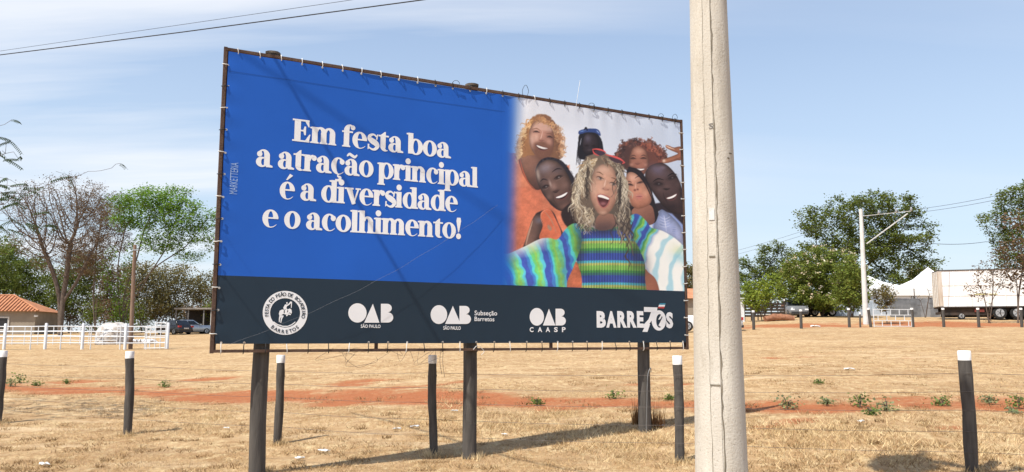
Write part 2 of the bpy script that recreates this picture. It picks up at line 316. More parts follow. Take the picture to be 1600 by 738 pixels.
    blob(838, 385, 42, 20, ZB, (22, 15, 18), .9, .1); blob(960, 330, 36, 17, ZB, (22, 15, 18), .9, -.3)
    stroke([(790, 365), (835, 340), (885, 350)], ZB, 12, (20, 14, 16)); stroke([(920, 318), (955, 296), (1000, 300)], ZB, 12, (20, 14, 16))
    blob(915, 412, 40, 26, ZB, (92, 66, 64), .7); blob(905, 430, 30, 8, ZB, (24, 16, 18), .8); blob(850, 440, 30, 24, ZB, (92, 66, 64), .6); blob(1010, 390, 24, 30, ZB, (84, 60, 60), .6)
    stroke([(880, 460), (892, 510), (925, 560)], ZB, 8, (30, 20, 22), .6); stroke([(1020, 430), (1036, 470), (1030, 520)], ZB, 8, (30, 20, 22), .6); blob(842, 384, 8, 6, ZB, (150, 140, 140), .6); blob(962, 330, 8, 6, ZB, (150, 140, 140), .6); blob(875, 240, 30, 16, ZB, (120, 108, 134), .5)
    smile((958, 500), ZB, 50, 27, -.4, (92, 52, 52), (246, 242, 240))
    blob(960, 590, 60, 30, ZB, (34, 22, 26), .7)
    fill([(1240, 190), (1290, 50), (1350, 65), (1440, 150), (1478, 220), (1485, 330), (1400, 290), (1300, 235)], ZC, (134, 158, 220), edge=.35, ew=5, grad=(1260, 100, 1440, 300, (156, 172, 224)))
    stroke([(1325, 90), (1335, 150), (1345, 220)], ZC, 7, (208, 214, 240)); 
    for k in range(4): stroke([(1290, 100+k*25), (1332, 120+k*22), (1375, 100+k*25)], ZC, 5, (205, 212, 240), .9)
    for k in range(5): stroke([(1390+k*3, 185+k*18), (1425, 190+k*18)], ZC, 5, (110, 128, 190), .8)
    # ------------------------------------------------ woman puckering her lips, dark hair
    fill([(560, 265), (610, 240), (680, 270), (730, 340), (780, 450), (810, 560), (840, 640), (790, 740), (600, 740), (560, 560)], ZB, (30, 24, 30), wob=1)
    fill([(640, 590), (760, 570), (800, 640), (790, 740), (640, 740), (600, 640)], ZB, (150, 94, 74), grad=(700, 600, 780, 720, (110, 66, 56)))
    fill([(560, 300), (600, 280), (660, 300), (715, 360), (755, 430), (780, 500), (765, 560), (720, 590), (650, 605), (600, 575), (565, 500), (545, 400)], ZB, (206, 146, 120), f=1, edge=.38, ew=5, grad=(620, 320, 640, 600, (182, 112, 86)))
    blob(620, 330, 40, 26, ZB, (224, 172, 148), .6); blob(720, 470, 32, 40, ZB, (224, 156, 124), .7)
    blob(590, 392, 28, 10, ZB, (56, 36, 36), .9, .2); blob(678, 372, 30, 9, ZB, (66, 40, 38), .9, -.2)
    stroke([(632, 335), (660, 318), (688, 330)], ZB, 8, (66, 42, 40)); stroke([(560, 368), (580, 362), (600, 372)], ZB, 8, (66, 42, 40))
    stroke([(640, 370), (636, 410), (634, 430)], ZB, 9, (228, 172, 146), .8)
    blob(630, 440, 10, 9, ZB, (84, 42, 38), .9); blob(655, 434, 9, 8, ZB, (84, 42, 38), .9)
    blob(668, 500, 34, 24, ZB, (190, 104, 96), .95, -.1); blob(668, 488, 30, 6, ZB, (216, 140, 128), .7); stroke([(642, 498), (668, 494), (694, 496)], ZB, 6, (110, 50, 48))
    stroke([(566, 262), (640, 290), (700, 350), (745, 430), (790, 540)], ZB, 16, (26, 20, 26))
    # ------------------------------------------------ woman at left, short hair, orange top
    fill([(260, 95), (300, 60), (370, 40), (420, 70), (460, 160), (520, 300), (520, 430), (180, 430), (200, 260)], ZC, (44, 34, 38), f=1.5)
    fill([(180, 340), (205, 240), (240, 130), (270, 85), (320, 80), (345, 120), (340, 200), (300, 280), (260, 330)], ZC, (150, 112, 96), f=1, edge=.4, ew=4, grad=(190, 250, 330, 250, (70, 52, 52)))
    stroke([(190, 330), (212, 240), (245, 135)], ZC, 16, (206, 160, 132), .85); blob(300, 130, 34, 26, ZC, (108, 102, 116), .8)
    fill([(300, 275), (330, 170), (310, 80), (350, 38), (390, 42), (430, 110), (480, 230), (450, 290), (370, 290)], ZC, (226, 104, 66), tex=.05)
    stroke([(345, 60), (400, 130), (440, 230)], ZC, 9, (190, 130, 100)); stroke([(330, 170), (312, 90), (350, 45), (395, 50)], ZC, 8, (236, 130, 92)); fill([(372, 165), (400, 190), (395, 215), (370, 195)], ZC, (170, 130, 104))
    z = ZD
    fill([(125, 285), (140, 250), (175, 238), (215, 250), (248, 290), (268, 340), (266, 400), (240, 425), (200, 420), (165, 385), (140, 345)], z, (36, 32, 42), wob=1)
    fill([(126, 290), (142, 258), (172, 246), (205, 258), (235, 295), (252, 335), (258, 385), (245, 420), (225, 428), (195, 412), (160, 375), (135, 335)], z, (128, 98, 88), f=1.2, edge=.5, ew=5, grad=(140, 280, 255, 370, (84, 60, 56)))
    blob(158, 276, 24, 16, z, (150, 138, 150), .75, -.3); blob(134, 300, 6, 20, z, (224, 200, 180), .75, -.2); blob(200, 282, 22, 16, z, (78, 66, 76), .6)
    stroke([(142, 322), (152, 314), (166, 318)], z, 4, (28, 20, 22)); stroke([(182, 290), (200, 278), (216, 280)], z, 4, (28, 20, 22))
    blob(160, 340, 12, 5.5, z, (26, 18, 20), .95, -.3); blob(204, 308, 13, 5.5, z, (26, 18, 20), .95, -.4)
    blob(188, 340, 9, 14, z, (160, 120, 108), .7, -.4); blob(176, 330, 4, 12, z, (226, 196, 184), .6, -.3); blob(196, 356, 11, 5, z, (48, 30, 32), .7, -.4)
    blob(228, 335, 13, 15, z, (132, 96, 86), .6); blob(172, 375, 9, 11, z, (138, 102, 92), .6)
    stroke([(150, 352), (163, 349), (172, 342)], z, 2, (150, 116, 106), .7); stroke([(196, 320), (210, 314), (220, 306)], z, 2, (150, 116, 106), .7)
    blob(162, 340, 3, 2.4, z, (200, 190, 188), .7); blob(206, 308, 3, 2.4, z, (200, 190, 188), .7)
    stroke([(186, 366), (190, 390), (206, 408)], z, 3, (58, 36, 36), .5); stroke([(240, 345), (248, 362), (244, 385)], z, 3, (58, 36, 36), .5)
    curls(z, [(140, 250), (175, 238), (215, 250), (250, 290)], 9, (.5, .6), [(30, 26, 34), (64, 56, 66), (20, 18, 24)], 2, 1.5, 40, .5, .6)
    smile((217, 372), z, 23, 12, -.42, (100, 56, 54), (248, 246, 244), (40, 16, 20))
    blob(228, 408, 20, 9, z, (140, 96, 82), .5, -.3)
    fill([(215, 430), (262, 395), (275, 480), (235, 480)], z, (40, 28, 30), f=2)
    # ------------------------------------------------ central woman
    fill([(270, 300), (285, 260), (320, 228), (365, 222), (410, 250), (436, 300), (448, 360), (458, 420), (465, 470), (450, 520), (420, 490), (400, 460), (330, 480), (290, 470), (262, 460), (258, 400)], z, (118, 98, 80), wob=3, f=2, grad=(280, 300, 450, 400, (84, 72, 62)))
    fill([(345, 440), (400, 440), (408, 490), (336, 490)], z, (150, 100, 80), f=1.5)
    # sweater body
    def stripes(mask, t, pal, shade):
        t = t % 1.0; n = len(pal); k = t*n; i = k.astype(int) % n; fr = np.clip((k-np.floor(k)-.72)/.28, 0, 1)[..., None]
        P = np.array(pal, np.float32); c = P[i]*(1-fr)+P[(i+1) % n]*fr
        return c*shade[..., None]
    def region(p, zz, f=.9, wob=0):
        P = smooth(cv(p, zz)); sl = box(P, 3); return sl, np.clip(.5-sdf(P, sl, wob)/f, 0, 1)
    B, G, LG, CY, YG, DB = (46, 70, 168), (62, 150, 70), (120, 190, 72), (64, 178, 200), (176, 186, 88), (36, 52, 120)
    fill([(510, 690), (560, 560), (600, 470), (660, 560), (700, 690), (690, 900), (510, 900)], ZC, (220, 106, 64), tex=.1)
    fill([(1140, 900), (1165, 560), (1200, 560), (1290, 660), (1330, 900)], ZC, (176, 100, 70), grad=(1150, 600, 1300, 600, (140, 76, 56)))
    sl, a = region([(560, 170), (640, 160), (740, 190), (800, 215), (880, 205), (940, 180), (1030, 170), (1080, 240), (1120, 330), (1165, 470), (1170, 600), (1150, 900), (690, 900), (650, 600), (600, 440), (590, 300)], ZC)
    X = (xx[sl]-785)*5.271; Y = (yy[sl]-320)*5.271
    zig = 6*np.abs(((X/22) % 1)-.5)*2; t = (Y+zig-.00010*(X-870)**2-242)/182
    rib = .84+.16*np.cos((X-870)/22*2*np.pi*(1+.00004*(Y-300)))
    sh = rib*(1-.35*np.clip((X-980)/190, 0, 1))*(1-.3*np.clip((660-X)/80, 0, 1))*(1+.12*n9[sl])
    put(sl, a, np.clip(stripes(a, t, [B, B, CY, YG, LG, LG, G, (52, 110, 112), B], sh*1.12), 0, 255))
    # left arm of the sweater (towards the viewer)
    sl, a = region([(620, 165), (560, 165), (510, 210), (450, 285), (380, 275), (300, 285), (190, 340), (60, 400), (-60, 460), (-60, 900), (480, 900), (530, 640), (580, 520), (625, 400), (650, 280)], ZC, 1.2)
    X = (xx[sl]-785)*5.271+n9[sl]*34; Y = (yy[sl]-320)*5.271+n9[sl]*24
    r = np.sqrt((X+60)**2+(.62*(Y-720))**2)
    sh = (1+.10*n4[sl])*(.92+.2*np.clip((Y-250)/300, 0, 1))*(1-.25*np.exp(-((X-630)/40)**2))
    c = np.clip(stripes(a, (r-40)/165, [LG, (96, 196, 120), CY, B, B, (44, 110, 190), (60, 190, 190), (88, 190, 96)], sh)*1.1, 0, 255)
    wh = np.clip((395-.34*(X-60)-Y+60*n9[sl])/110+.85, 0, 1)*np.clip((430-X)/120, 0, 1)
    c = c*(1-wh[..., None]*.9)+np.array([236, 236, 230])*wh[..., None]*.9
    put(sl, a, c)
    # right arm, burnt out by the sun
    sl, a = region([(1040, 120), (1080, 78), (1130, 90), (1190, 150), (1220, 190), (1320, 220), (1420, 280), (1500, 350), (1540, 380), (1540, 900), (1350, 900), (1270, 640), (1200, 540), (1150, 430), (1110, 340), (1065, 260)], ZC, 1.2)
    X = (xx[sl]-785)*5.271+n9[sl]*26; Y = (yy[sl]-320)*5.271+n9[sl]*26
    r = np.sqrt((X-1640)**2+(.75*(Y-640))**2)
    c1 = stripes(a, (640-r)/100, [G, LG, CY, B, B, (60, 150, 190)], 1+.1*n4[sl])
    w = .5+.5*np.sin((r)/19); w = np.clip((w-.55)*3, 0, 1)[..., None]
    c2 = np.array([240, 241, 234])*(1-w*.85)+np.array([150, 206, 224])*w*.85
    yl = np.exp(-(((X-1440)/60)**2+((Y-370)/40)**2))[..., None]; c2 = c2*(1-.5*yl)+np.array([206, 218, 150])*.5*yl
    bl = np.exp(-(((X-1460)/70)**2+((Y-440)/45)**2))[..., None]; c2 = c2*(1-.6*bl)+np.array([120, 196, 216])*.6*bl
    k = np.clip((520-r)/70+.2, 0, 1)[..., None]
    put(sl, a, np.clip(c1*(1-k)+c2*k, 0, 255))
    # face
    fill([(318, 330), (330, 285), (360, 262), (392, 272), (412, 310), (416, 350), (404, 395), (385, 428), (362, 442), (340, 430), (322, 395), (314, 360)], z, (214, 164, 138), f=1.1, edge=.38, ew=6, grad=(330, 300, 415, 400, (186, 132, 108)))
    blob(360, 282, 26, 14, z, (226, 180, 154), .6); blob(330, 350, 10, 24, z, (226, 178, 152), .5); blob(402, 360, 8, 20, z, (176, 120, 98), .5)
    for e, (cx, cy) in enumerate(((322, 335), (440, 386))):
        blob(cx, cy, 38, 14, ZB, (120, 80, 64), .5, .3); blob(cx, cy+4, 26, 9, ZB, (226, 212, 202), .6, .3); blob(cx+2, cy+3, 12, 10, ZB, (44, 38, 36), 1, .3)
        stroke([(cx-36, cy-8), (cx-10, cy-14), (cx+34, cy+8)], ZB, 8, (58, 40, 36), .95)
    stroke([(288, 282), (318, 284), (348, 306)], ZB, 10, (120, 82, 58)); stroke([(420, 330), (450, 338), (482, 368)], ZB, 10, (110, 74, 54))
    stroke([(372, 350), (362, 390), (356, 410)], ZB, 14, (232, 190, 166), .8); blob(366, 428, 34, 12, ZB, (170, 112, 92), .8, .2); blob(348, 426, 7, 5, ZB, (110, 62, 52), .9); blob(392, 438, 7, 5, ZB, (110, 62, 52), .9)
    fill([(292, 490), (320, 474), (355, 478), (400, 498), (410, 520), (395, 570), (360, 602), (325, 588), (300, 545)], ZB, (176, 96, 86))
    fill([(302, 498), (350, 490), (398, 516), (384, 565), (355, 590), (328, 578), (308, 540)], ZB, (74, 28, 32))
    fill([(302, 488), (330, 482), (375, 498), (402, 516), (390, 524), (345, 510), (306, 500)], ZB, (244, 240, 234)); blob(348, 560, 32, 18, ZB, (164, 96, 100), .9)
    stroke([(272, 470), (266, 520), (285, 580)], ZB, 8, (186, 130, 108), .6); blob(345, 640, 34, 14, ZB, (224, 178, 150), .5)
    blob(330, 420, 26, 34, ZB, (232, 176, 150), .45); blob(430, 470, 22, 40, ZB, (200, 140, 116), .45); blob(318, 339, 3, 3, ZB, (240, 240, 240), .9); blob(437, 389, 3, 3, ZB, (240, 240, 240), .9); stroke([(300, 352), (325, 356), (350, 350)], ZB, 4, (150, 104, 86), .6); stroke([(420, 398), (444, 404), (468, 404)], ZB, 4, (150, 104, 86), .6)
    # hair strands, blond, in front of the shoulders
    bl_ = [(214, 196, 160), (176, 154, 120), (232, 220, 190), (120, 98, 78), (96, 80, 66)]; dk = [(84, 70, 60), (60, 50, 46), (140, 122, 98), (176, 160, 132)]
    curls(ZB, [(210, 140), (150, 240), (120, 350), (110, 430)], 260, (-.05, 1), bl_, 14, 14, 95, .18)
    curls(ZB, [(130, 560), (210, 600), (260, 600)], 190, (.0, 1), dk+bl_, 13, 14, 45, .15)
    curls(ZB, [(480, 210), (520, 290), (520, 380)], 260, (.08, 1), dk+[(205, 190, 160)], 14, 15, 75, .15)
    curls(ZC, [(930, 60), (1000, 80), (1050, 110)], 250, (.05, 1), dk, 15, 13, 40, .12)
    curls(ZC, [(620, 40), (690, 80), (700, 100)], 150, (-.1, 1), bl_, 14, 12, 30, .12)
    stroke([(1010, 300), (1030, 370), (1005, 430), (1045, 480), (1030, 535)], ZC, 12, (70, 54, 46)); stroke([(990, 200), (1030, 280), (1060, 360), (1070, 420)], ZC, 12, (110, 92, 72))
    curls(ZB, [(300, 160), (260, 170), (215, 200)], 130, (-.75, .8), bl_[:3]+[(190, 150, 100)], 13, 7, 45, .22)
    curls(ZB, [(330, 150), (420, 170), (490, 210)], 120, (.75, .8), dk+[(150, 110, 80)], 13, 7, 40, .2)
    curls(ZB, [(230, 150), (160, 250), (125, 360), (120, 520)], 230, (-.08, 1), [(245, 236, 210), (226, 208, 170), (150, 128, 100), (84, 70, 58)], 6, 12, 80, .22, .6)
    curls(ZB, [(470, 200), (520, 300), (530, 400), (520, 520)], 230, (.1, 1), [(196, 180, 150), (120, 104, 84), (60, 50, 44), (228, 216, 190)], 6, 12, 80, .2, .6)
    curls(ZB, [(212, 220), (200, 330), (205, 480)], 120, (.05, 1), [(70, 58, 50), (50, 42, 38)], 9, 8, 30, .1, .6); curls(ZB, [(505, 300), (500, 420), (495, 520)], 110, (-.05, 1), [(60, 50, 44), (46, 38, 36)], 9, 8, 30, .1, .6)
    # red sunglasses pushed up
    stroke([(255, 78), (300, 78), (350, 92), (372, 108)], ZB, 17, (232, 74, 70)); stroke([(255, 80), (270, 115), (310, 135)], ZB, 13, (226, 66, 66)); fill([(275, 92), (330, 92), (368, 112), (330, 135), (290, 120)], ZB, (60, 44, 60))
    stroke([(372, 125), (430, 140), (500, 165), (540, 195)], ZB, 19, (232, 74, 70)); fill([(400, 142), (470, 162), (520, 195), (470, 200), (420, 175)], ZB, (66, 46, 58)); stroke([(540, 195), (520, 205)], ZB, 11, (226, 70, 70))
    D_ = (40, 26, 26)
    for P_, z_, w_ in (([(222, 250), (248, 241), (274, 254)], ZA, 8), ([(336, 292), (358, 283), (382, 298)], ZA, 8), ([(592, 162), (615, 153), (640, 164)], ZB, 8), ([(682, 162), (706, 152), (732, 163)], ZB, 8), ([(652, 380), (680, 368), (708, 371)], ZB, 8), ([(570, 394), (590, 386), (614, 399)], ZB, 8),
                       ([(798, 392), (836, 375), (878, 388)], ZB, 10), ([(926, 338), (958, 320), (998, 330)], ZB, 10), ([(148, 345), (159, 336), (173, 338)], ZD, 4), ([(190, 313), (203, 303), (219, 304)], ZD, 4), ([(640, 362), (662, 354), (680, 360)], ZA, 6), ([(704, 360), (724, 354), (742, 362)], ZA, 6)): stroke(P_, z_, w_, D_, .95)
    for P_, z_, w_, c_ in (([(270, 312), (288, 322), (308, 316)], ZA, 6, (120, 70, 60)), ([(634, 204), (654, 213), (676, 205)], ZB, 7, (110, 62, 54)), ([(886, 428), (912, 438), (940, 422)], ZB, 8, (24, 15, 16)), ([(186, 357), (196, 361), (207, 352)], ZD, 3.5, (40, 25, 26)), ([(345, 430), (366, 440), (392, 440)], ZB, 6, (140, 86, 72))): stroke(P_, z_, w_, c_, .85)
    # shade under the chins and between the bodies, softer inks
    for x, y, rx, ry, z_, al in ((370, 480, 60, 26, ZD, .45), (800, 215, 120, 40, ZC, .4), (640, 330, 34, 150, ZC, .45), (1090, 380, 34, 150, ZC, .4), (300, 560, 330, 60, ZC, .0), (150, 700, 420, 90, ZC, .25), (500, 560, 60, 160, ZC, .3), (1180, 520, 40, 130, ZC, .3), (300, 640, 60, 120, ZA, .3)): blob(x, y, rx, ry, z_, (40, 34, 46), al)
    lum = img.mean(-1, keepdims=True); img = lum+(img-lum)*.84
    # fine photographic grain, pores and stray highlights
    g1 = np.random.default_rng(9).normal(0, 1, img.shape[:2]).astype(np.float32)
    img = img*(1+(.03*n4+.03*n2+.02*g1)*np.clip((215-img.mean(-1))/60, .1, 1))[..., None]
    img = (img-128)*1.08+130; img = np.clip(img, 0, 255)*.90+22
    # blue fade of the artwork at the left
    edge = 806-(yy-150)*.045; k = np.clip((xx-(edge-18))/36, 0, 1); k = (k*k*(3-2*k))[..., None]
    img = img*k+np.array([40, 98, 190], np.float32)*(1-k)
    img *= (1+.04*n25)[..., None]*k+(1-k)
    return np.clip(img, 0, 255), X0, Y0, S
# ---------------------------------------------------------------- PAINT END
# ================================================================ GROUND
strip = [(-200, 608, 10), (0, 607, 10), (100, 608, 9), (200, 612, 9), (300, 618, 9), (400, 622, 10), (500, 620, 10), (580, 616, 13), (660, 616, 14), (760, 621, 11), (860, 626, 9), (960, 627, 9), (1080, 632, 10), (1180, 641, 11), (1300, 638, 14), (1400, 633, 15), (1500, 632, 15), (1600, 638, 15), (1800, 640, 15)]
SX, SY, SW = [], [], []
for a, b, h in strip:
    p = gp(a, b); q0 = gp(a, b+h); q1 = gp(a, b-h); SX.append(p[0]); SY.append(p[1]); SW.append(max((q1[1]-q0[1])/2, .3))
_o = np.argsort(SX); SX, SY, SW = (np.array(v)[_o] for v in (SX, SY, SW))
patches = [(545, 600, 45, 5), (575, 594, 30, 3), (740, 722, 28, 5), (1205, 665, 14, 4), (1255, 659, 12, 4), (1490, 668, 7, 4), (1205, 560, 8, 2), (1268, 558, 8, 2), (1440, 561, 14, 3), (720, 596, 12, 2), (1000, 601, 14, 2), (330, 592, 40, 3), (120, 597, 60, 4), (860, 640, 40, 4), (1250, 509, 120, 4), (1480, 507, 140, 5), (690, 600, 10, 2), (1080, 600, 20, 3)]
PAT = []
for a, b, rx, ry in patches:
    p = gp(a, b); PAT.append((p[0], p[1], rx*p[1]/FH, (gp(a, b-ry)[1]-gp(a, b+ry)[1])/2))
def soil(x, y):
    cy = np.interp(x, SX, SY); hw = np.interp(x, SX, SW)
    d = np.abs(y-cy)/hw+(vnoise(x, y*.6, 1.3, 3)-.5)*1.2+(vnoise(x, y, .4, 4)-.5)*.8+(vnoise(x, y, .16, 14)-.5)*.5
    s = (1-sm(.45, 1.25, d))*(.72+.5*vnoise(x, y, .7, 15))
    for px, py, rx, ry in PAT:
        d = np.sqrt(((x-px)/rx)**2+((y-py)/ry)**2)+(vnoise(x, y, .25*max(1, py/18), 5)-.5)*.9
        s = np.maximum(s, (1-sm(.6, 1.1, d))*.9)
    return s
def axis(n, fine, far):
    t = np.linspace(-1, 1, n); k = 7.; return np.sinh(k*t)/np.sinh(k)*(far-fine)+t*fine
gxs = axis(420, 60, 4000); gys = np.concatenate([np.linspace(-300, 4, 24), np.geomspace(4.6, 4000, 560)])
GX, GY = np.meshgrid(gxs, gys); gx, gy = GX.ravel(), GY.ravel()
gzv = gz(gx, gy)+(vnoise(gx, gy, .35, 8)-.5)*.035*np.clip((60-gy)/40, 0, 1)
sv = soil(gx, gy); gzv = gzv-sv*.02
nx, ny = len(gxs), len(gys); I = np.arange(nx*ny).reshape(ny, nx)
GF = np.stack([I[:-1, :-1], I[:-1, 1:], I[1:, 1:], I[1:, :-1]], -1).reshape(-1, 4)
gm = bpy.data.materials.new('dry_grass_ground'); gm.use_nodes = True
def ground_nodes(m):
    t = m.node_tree; l = t.links.new; b = t.nodes['Principled BSDF']; b.inputs['Roughness'].default_value = .95; b.inputs['Specular IOR Level'].default_value = .1
    tc = t.nodes.new('ShaderNodeTexCoord')
    def noise(sc_, d=6, st=None, r=.6):
        n = t.nodes.new('ShaderNodeTexNoise'); n.inputs['Scale'].default_value = sc_; n.inputs['Detail'].default_value = d; n.inputs['Roughness'].default_value = r
        if st: mp = t.nodes.new('ShaderNodeMapping'); mp.inputs['Scale'].default_value = st; l(tc.outputs['Object'], mp.inputs[0]); l(mp.outputs[0], n.inputs[0])
        else: l(tc.outputs['Object'], n.inputs[0])
        return n.outputs[0]
    def rng_(s, a, b_, lo=0., hi=1.):
        r = t.nodes.new('ShaderNodeMapRange'); l(s, r.inputs[0]); r.inputs[1].default_value = a; r.inputs[2].default_value = b_; r.inputs[3].default_value = lo; r.inputs[4].default_value = hi; return r.outputs[0]
    def mix(f, a, b_):
        x = t.nodes.new('ShaderNodeMix'); x.data_type = 'RGBA'; l(f, x.inputs[0])
        for i, v in ((6, a), (7, b_)):
            if isinstance(v, tuple): x.inputs[i].default_value = (*v, 1)
            else: l(v, x.inputs[i])
        return x.outputs[2]
    c = mix(rng_(noise(.35, 5), .35, .65), (.485, .33, .18), (.40, .255, .13))
    c = mix(rng_(noise(2.2, 7, None, .7), .46, .66, 0, .9), c, (.27, .155, .065))
    c = mix(rng_(noise(6, 7, (1, .6, 1), .75), .50, .64), c, (.60, .46, .26))
    c = mix(rng_(noise(17, 8, (1, .6, 1), .8), .52, .68, 0, .7), c, (.23, .135, .06))
    c = mix(rng_(noise(1.1, 4, (.25, 1.6, 1)), .55, .72, 0, .6), c, (.62, .48, .31)); c = mix(rng_(noise(.55, 6, (.5, 1.3, 1), .65), .52, .66, 0, .55), c, (.27, .165, .085))
    s = mix(rng_(noise(5, 6), .35, .7), (.37, .125, .05), (.28, .095, .04)); s = mix(rng_(noise(30, 4), .5, .75, 0, .6), s, (.47, .27, .14))
    a = t.nodes.new('ShaderNodeAttribute'); a.attribute_name = 'soil'
    ad = t.nodes.new('ShaderNodeMath'); ad.operation = 'ADD'; l(a.outputs['Fac'], ad.inputs[0]); l(rng_(noise(9, 6), .3, .7, -.35, .35), ad.inputs[1])
    c = mix(rng_(a.outputs['Fac'], .0, .5, 0, .35), c, (.36, .17, .075)); c = mix(rng_(ad.outputs[0], .25, .95), c, s); l(c, b.inputs['Base Color'])
    bu = t.nodes.new('ShaderNodeBump'); bu.inputs['Strength'].default_value = .7; bu.inputs['Distance'].default_value = .05; l(noise(22, 8, (1, .6, 1), .7), bu.inputs['Height']); l(bu.outputs[0], b.inputs['Normal'])
ground_nodes(gm)
gme = np_mesh('ground', np.stack([gx, gy, gzv], 1), GF, gm, {'soil': np.repeat(sv[:, None], 3, 1)}, True)
tag(link('ground', gme), 'dry straw coloured field with a strip of bare red soil', 'ground', kind='structure')
def grass(name, label, n, y0, y1, hmin, hmax, wid, seed, pw, mt, clump=None):
    r = np.random.default_rng(seed); u = r.random(n); k = 1-pw; y = (y0**k+u*(y1**k-y0**k))**(1/k); x = r.uniform(-1, 1, n)*(.74*y+1.5)
    q = vnoise(x, y, .5, 11)*.6+vnoise(x, y, 2.2, 12)*.6; keep = (soil(x, y) < r.random(n)*.7) & (q > .28+.3*r.random(n))
    x, y, q = x[keep], y[keep], q[keep]; n = len(x); z = gz(x, y)+(vnoise(x, y, .35, 8)-.5)*.035*np.clip((60-y)/40, 0, 1)-.01
    h = r.uniform(hmin, hmax, n)*(.6+.9*(q-.3)); a = r.uniform(0, 6.283, n); le = r.uniform(.4, 2.4, n)*h; wv = wid*(y/10)**.8*r.uniform(.6, 1.5, n)
    p = np.stack([x, y, z], 1); b = r.uniform(0, 6.283, n); d = np.stack([np.cos(b), np.sin(b), np.zeros(n)], 1)*wv[:, None]/2
    h *= np.clip(1.15-.012*y, .5, 1); tip = p+np.stack([np.cos(a)*le, np.sin(a)*le, h], 1); V = np.stack([p-d, p+d, tip], 1).reshape(-1, 3)
    t = np.clip(r.normal(1, .22, n), .45, 1.4); c = np.stack([t, t*r.uniform(.93, 1.02, n), t*r.uniform(.84, 1.05, n)], 1)
    me = np_mesh(name, V, np.arange(3*n).reshape(-1, 3), mt, {'tint': np.repeat(c, 3, 0)})
    return tag(link(name, me), label, 'grass', kind='stuff')
straw = mat('straw', (.59, .435, .25), .9, col2=(.46, .315, .165), scale=1.3, attr='tint', transl=.2, spec=.1)
grass('dry_grass', 'short dead straw coloured grass covering the field', 420000, 7.5, 55, .02, .055, .006, 1, 1.6, straw)
tall = mat('pale_straw', (.68, .54, .33), .9, col2=(.52, .38, .20), scale=1.3, attr='tint', transl=.2, spec=.1)
def tufts(name, label, spots, per, hh, seed, mt, lean=(.3, 1.6)):
    r = np.random.default_rng(seed); V, C = [], []
    for px, py, sp_ in spots:
        p0 = gp(px, py); n = per; a = r.uniform(0, 6.283, n); rd = np.sqrt(r.random(n))*sp_
        x = p0[0]+np.cos(a)*rd; y = p0[1]+np.sin(a)*rd; p = np.stack([x, y, gz(x, y)-.01], 1); h = hh*r.uniform(.4, 1.2, n); b = r.uniform(0, 6.283, n)
        d = np.stack([np.cos(b), np.sin(b), b*0], 1)*.007; le = r.uniform(*lean, n)*h; a = r.uniform(0, 6.283, n)
        V.append(np.stack([p-d, p+d, p+np.stack([np.cos(a)*le, np.sin(a)*le, h], 1)], 1).reshape(-1, 3)); t = np.clip(r.normal(1, .15, n), .6, 1.3)
        C.append(np.repeat(np.stack([t, t*.98, t*.95], 1), 3, 0))
    V = np.concatenate(V); return tag(link(name, np_mesh(name, V, np.arange(len(V)).reshape(-1, 3), mt, {'tint': np.concatenate(C)})), label, 'grass', kind='stuff')
r_ = random.Random(4)
stub = mat('old_straw', (.34, .235, .125), .9, col2=(.24, .155, .075), attr='tint', transl=.15, spec=.1)
tufts('grass_clump', 'scattered darker clumps of old grass in the field', [(r_.uniform(-60, 1660), r_.uniform(640, 745), r_.uniform(.08, .22)) for _ in range(330)]+[(r_.uniform(-60, 1660), r_.uniform(560, 640), r_.uniform(.15, .4)) for _ in range(200)], 38, .06, 31, stub)
sp_ = [(r_.uniform(1170, 1600), r_.gauss(690, 20), .45) for _ in range(60)]+[(r_.uniform(880, 1080), r_.gauss(688, 16), .4) for _ in range(44)]+[(r_.uniform(640, 900), r_.gauss(662, 18), .45) for _ in range(30)]+[(r_.uniform(220, 430), r_.gauss(652, 12), .35) for _ in range(14)]
tufts('tall_dry_grass', 'longer pale straw tufts in patches along the fence', sp_, 80, .085, 3, tall)
tufts('post_grass', 'straw grown up round the feet of posts and poles', [(x+dx, y+dy, .10) for x, y in ((199, 680), (434, 694), (674, 712), (1062, 723), (1519, 740), (740, 716), (404, 737), (1016, 668), (-2, 663)) for dx, dy in ((-8, 2), (8, 2), (0, 4), (3, -1))], 26, .11, 41, tall, (.1, .7))
brown = mat('brown_straw', (.34, .19, .08), .9, col2=(.24, .13, .06), attr='tint', transl=.2, spec=.1)
tufts('brown_grass_tuft', 'tall reddish brown dry weeds at the foot of the right billboard pole', [(1003, 664, .12), (998, 666, .1), (1008, 668, .1), (1028, 670, .1)], 90, .42, 6, brown, (.02, .35))
# ================================================================ BILLBOARD
BL, BW, BZ, BH = np.array([-3.496, 9.4]), 7.054, 1.452, 3.652; BA = math.pi/2-1.08717
bd, bn = np.array([math.cos(BA), math.sin(BA)]), np.array([-math.sin(BA), math.cos(BA)])
def bp(px, py):                                        # direction -> (u, z) on the board plane
    r = ray(px, py); t = (BL@bn)/(r[:2]@bn); p = r*t; return np.array([(p[:2]-BL)@bd, p[2]+EYE])
board = thing('billboard', 'large roadside billboard with a blue and navy printed banner on black timber poles', 'billboard', (*BL, 0), BA)
wood_b = mat('black_painted_timber', (.05, .045, .041), .75, col2=(.11, .098, .085), scale=3, bump=.5, bscale=18, stretch=(6, 6, .6))
rustm = mat('rusty_frame', (.07, .04, .03), .8, col2=(.13, .08, .055), scale=6, bump=.3)
pole_top = mat('weathered_timber', (.16, .13, .10), .9, col2=(.09, .075, .06), scale=8, bump=.4)
u0, u1, z0, z1 = .032, BW-.032, BZ+.085, BZ+BH-.03
rp_ = random.Random(2)
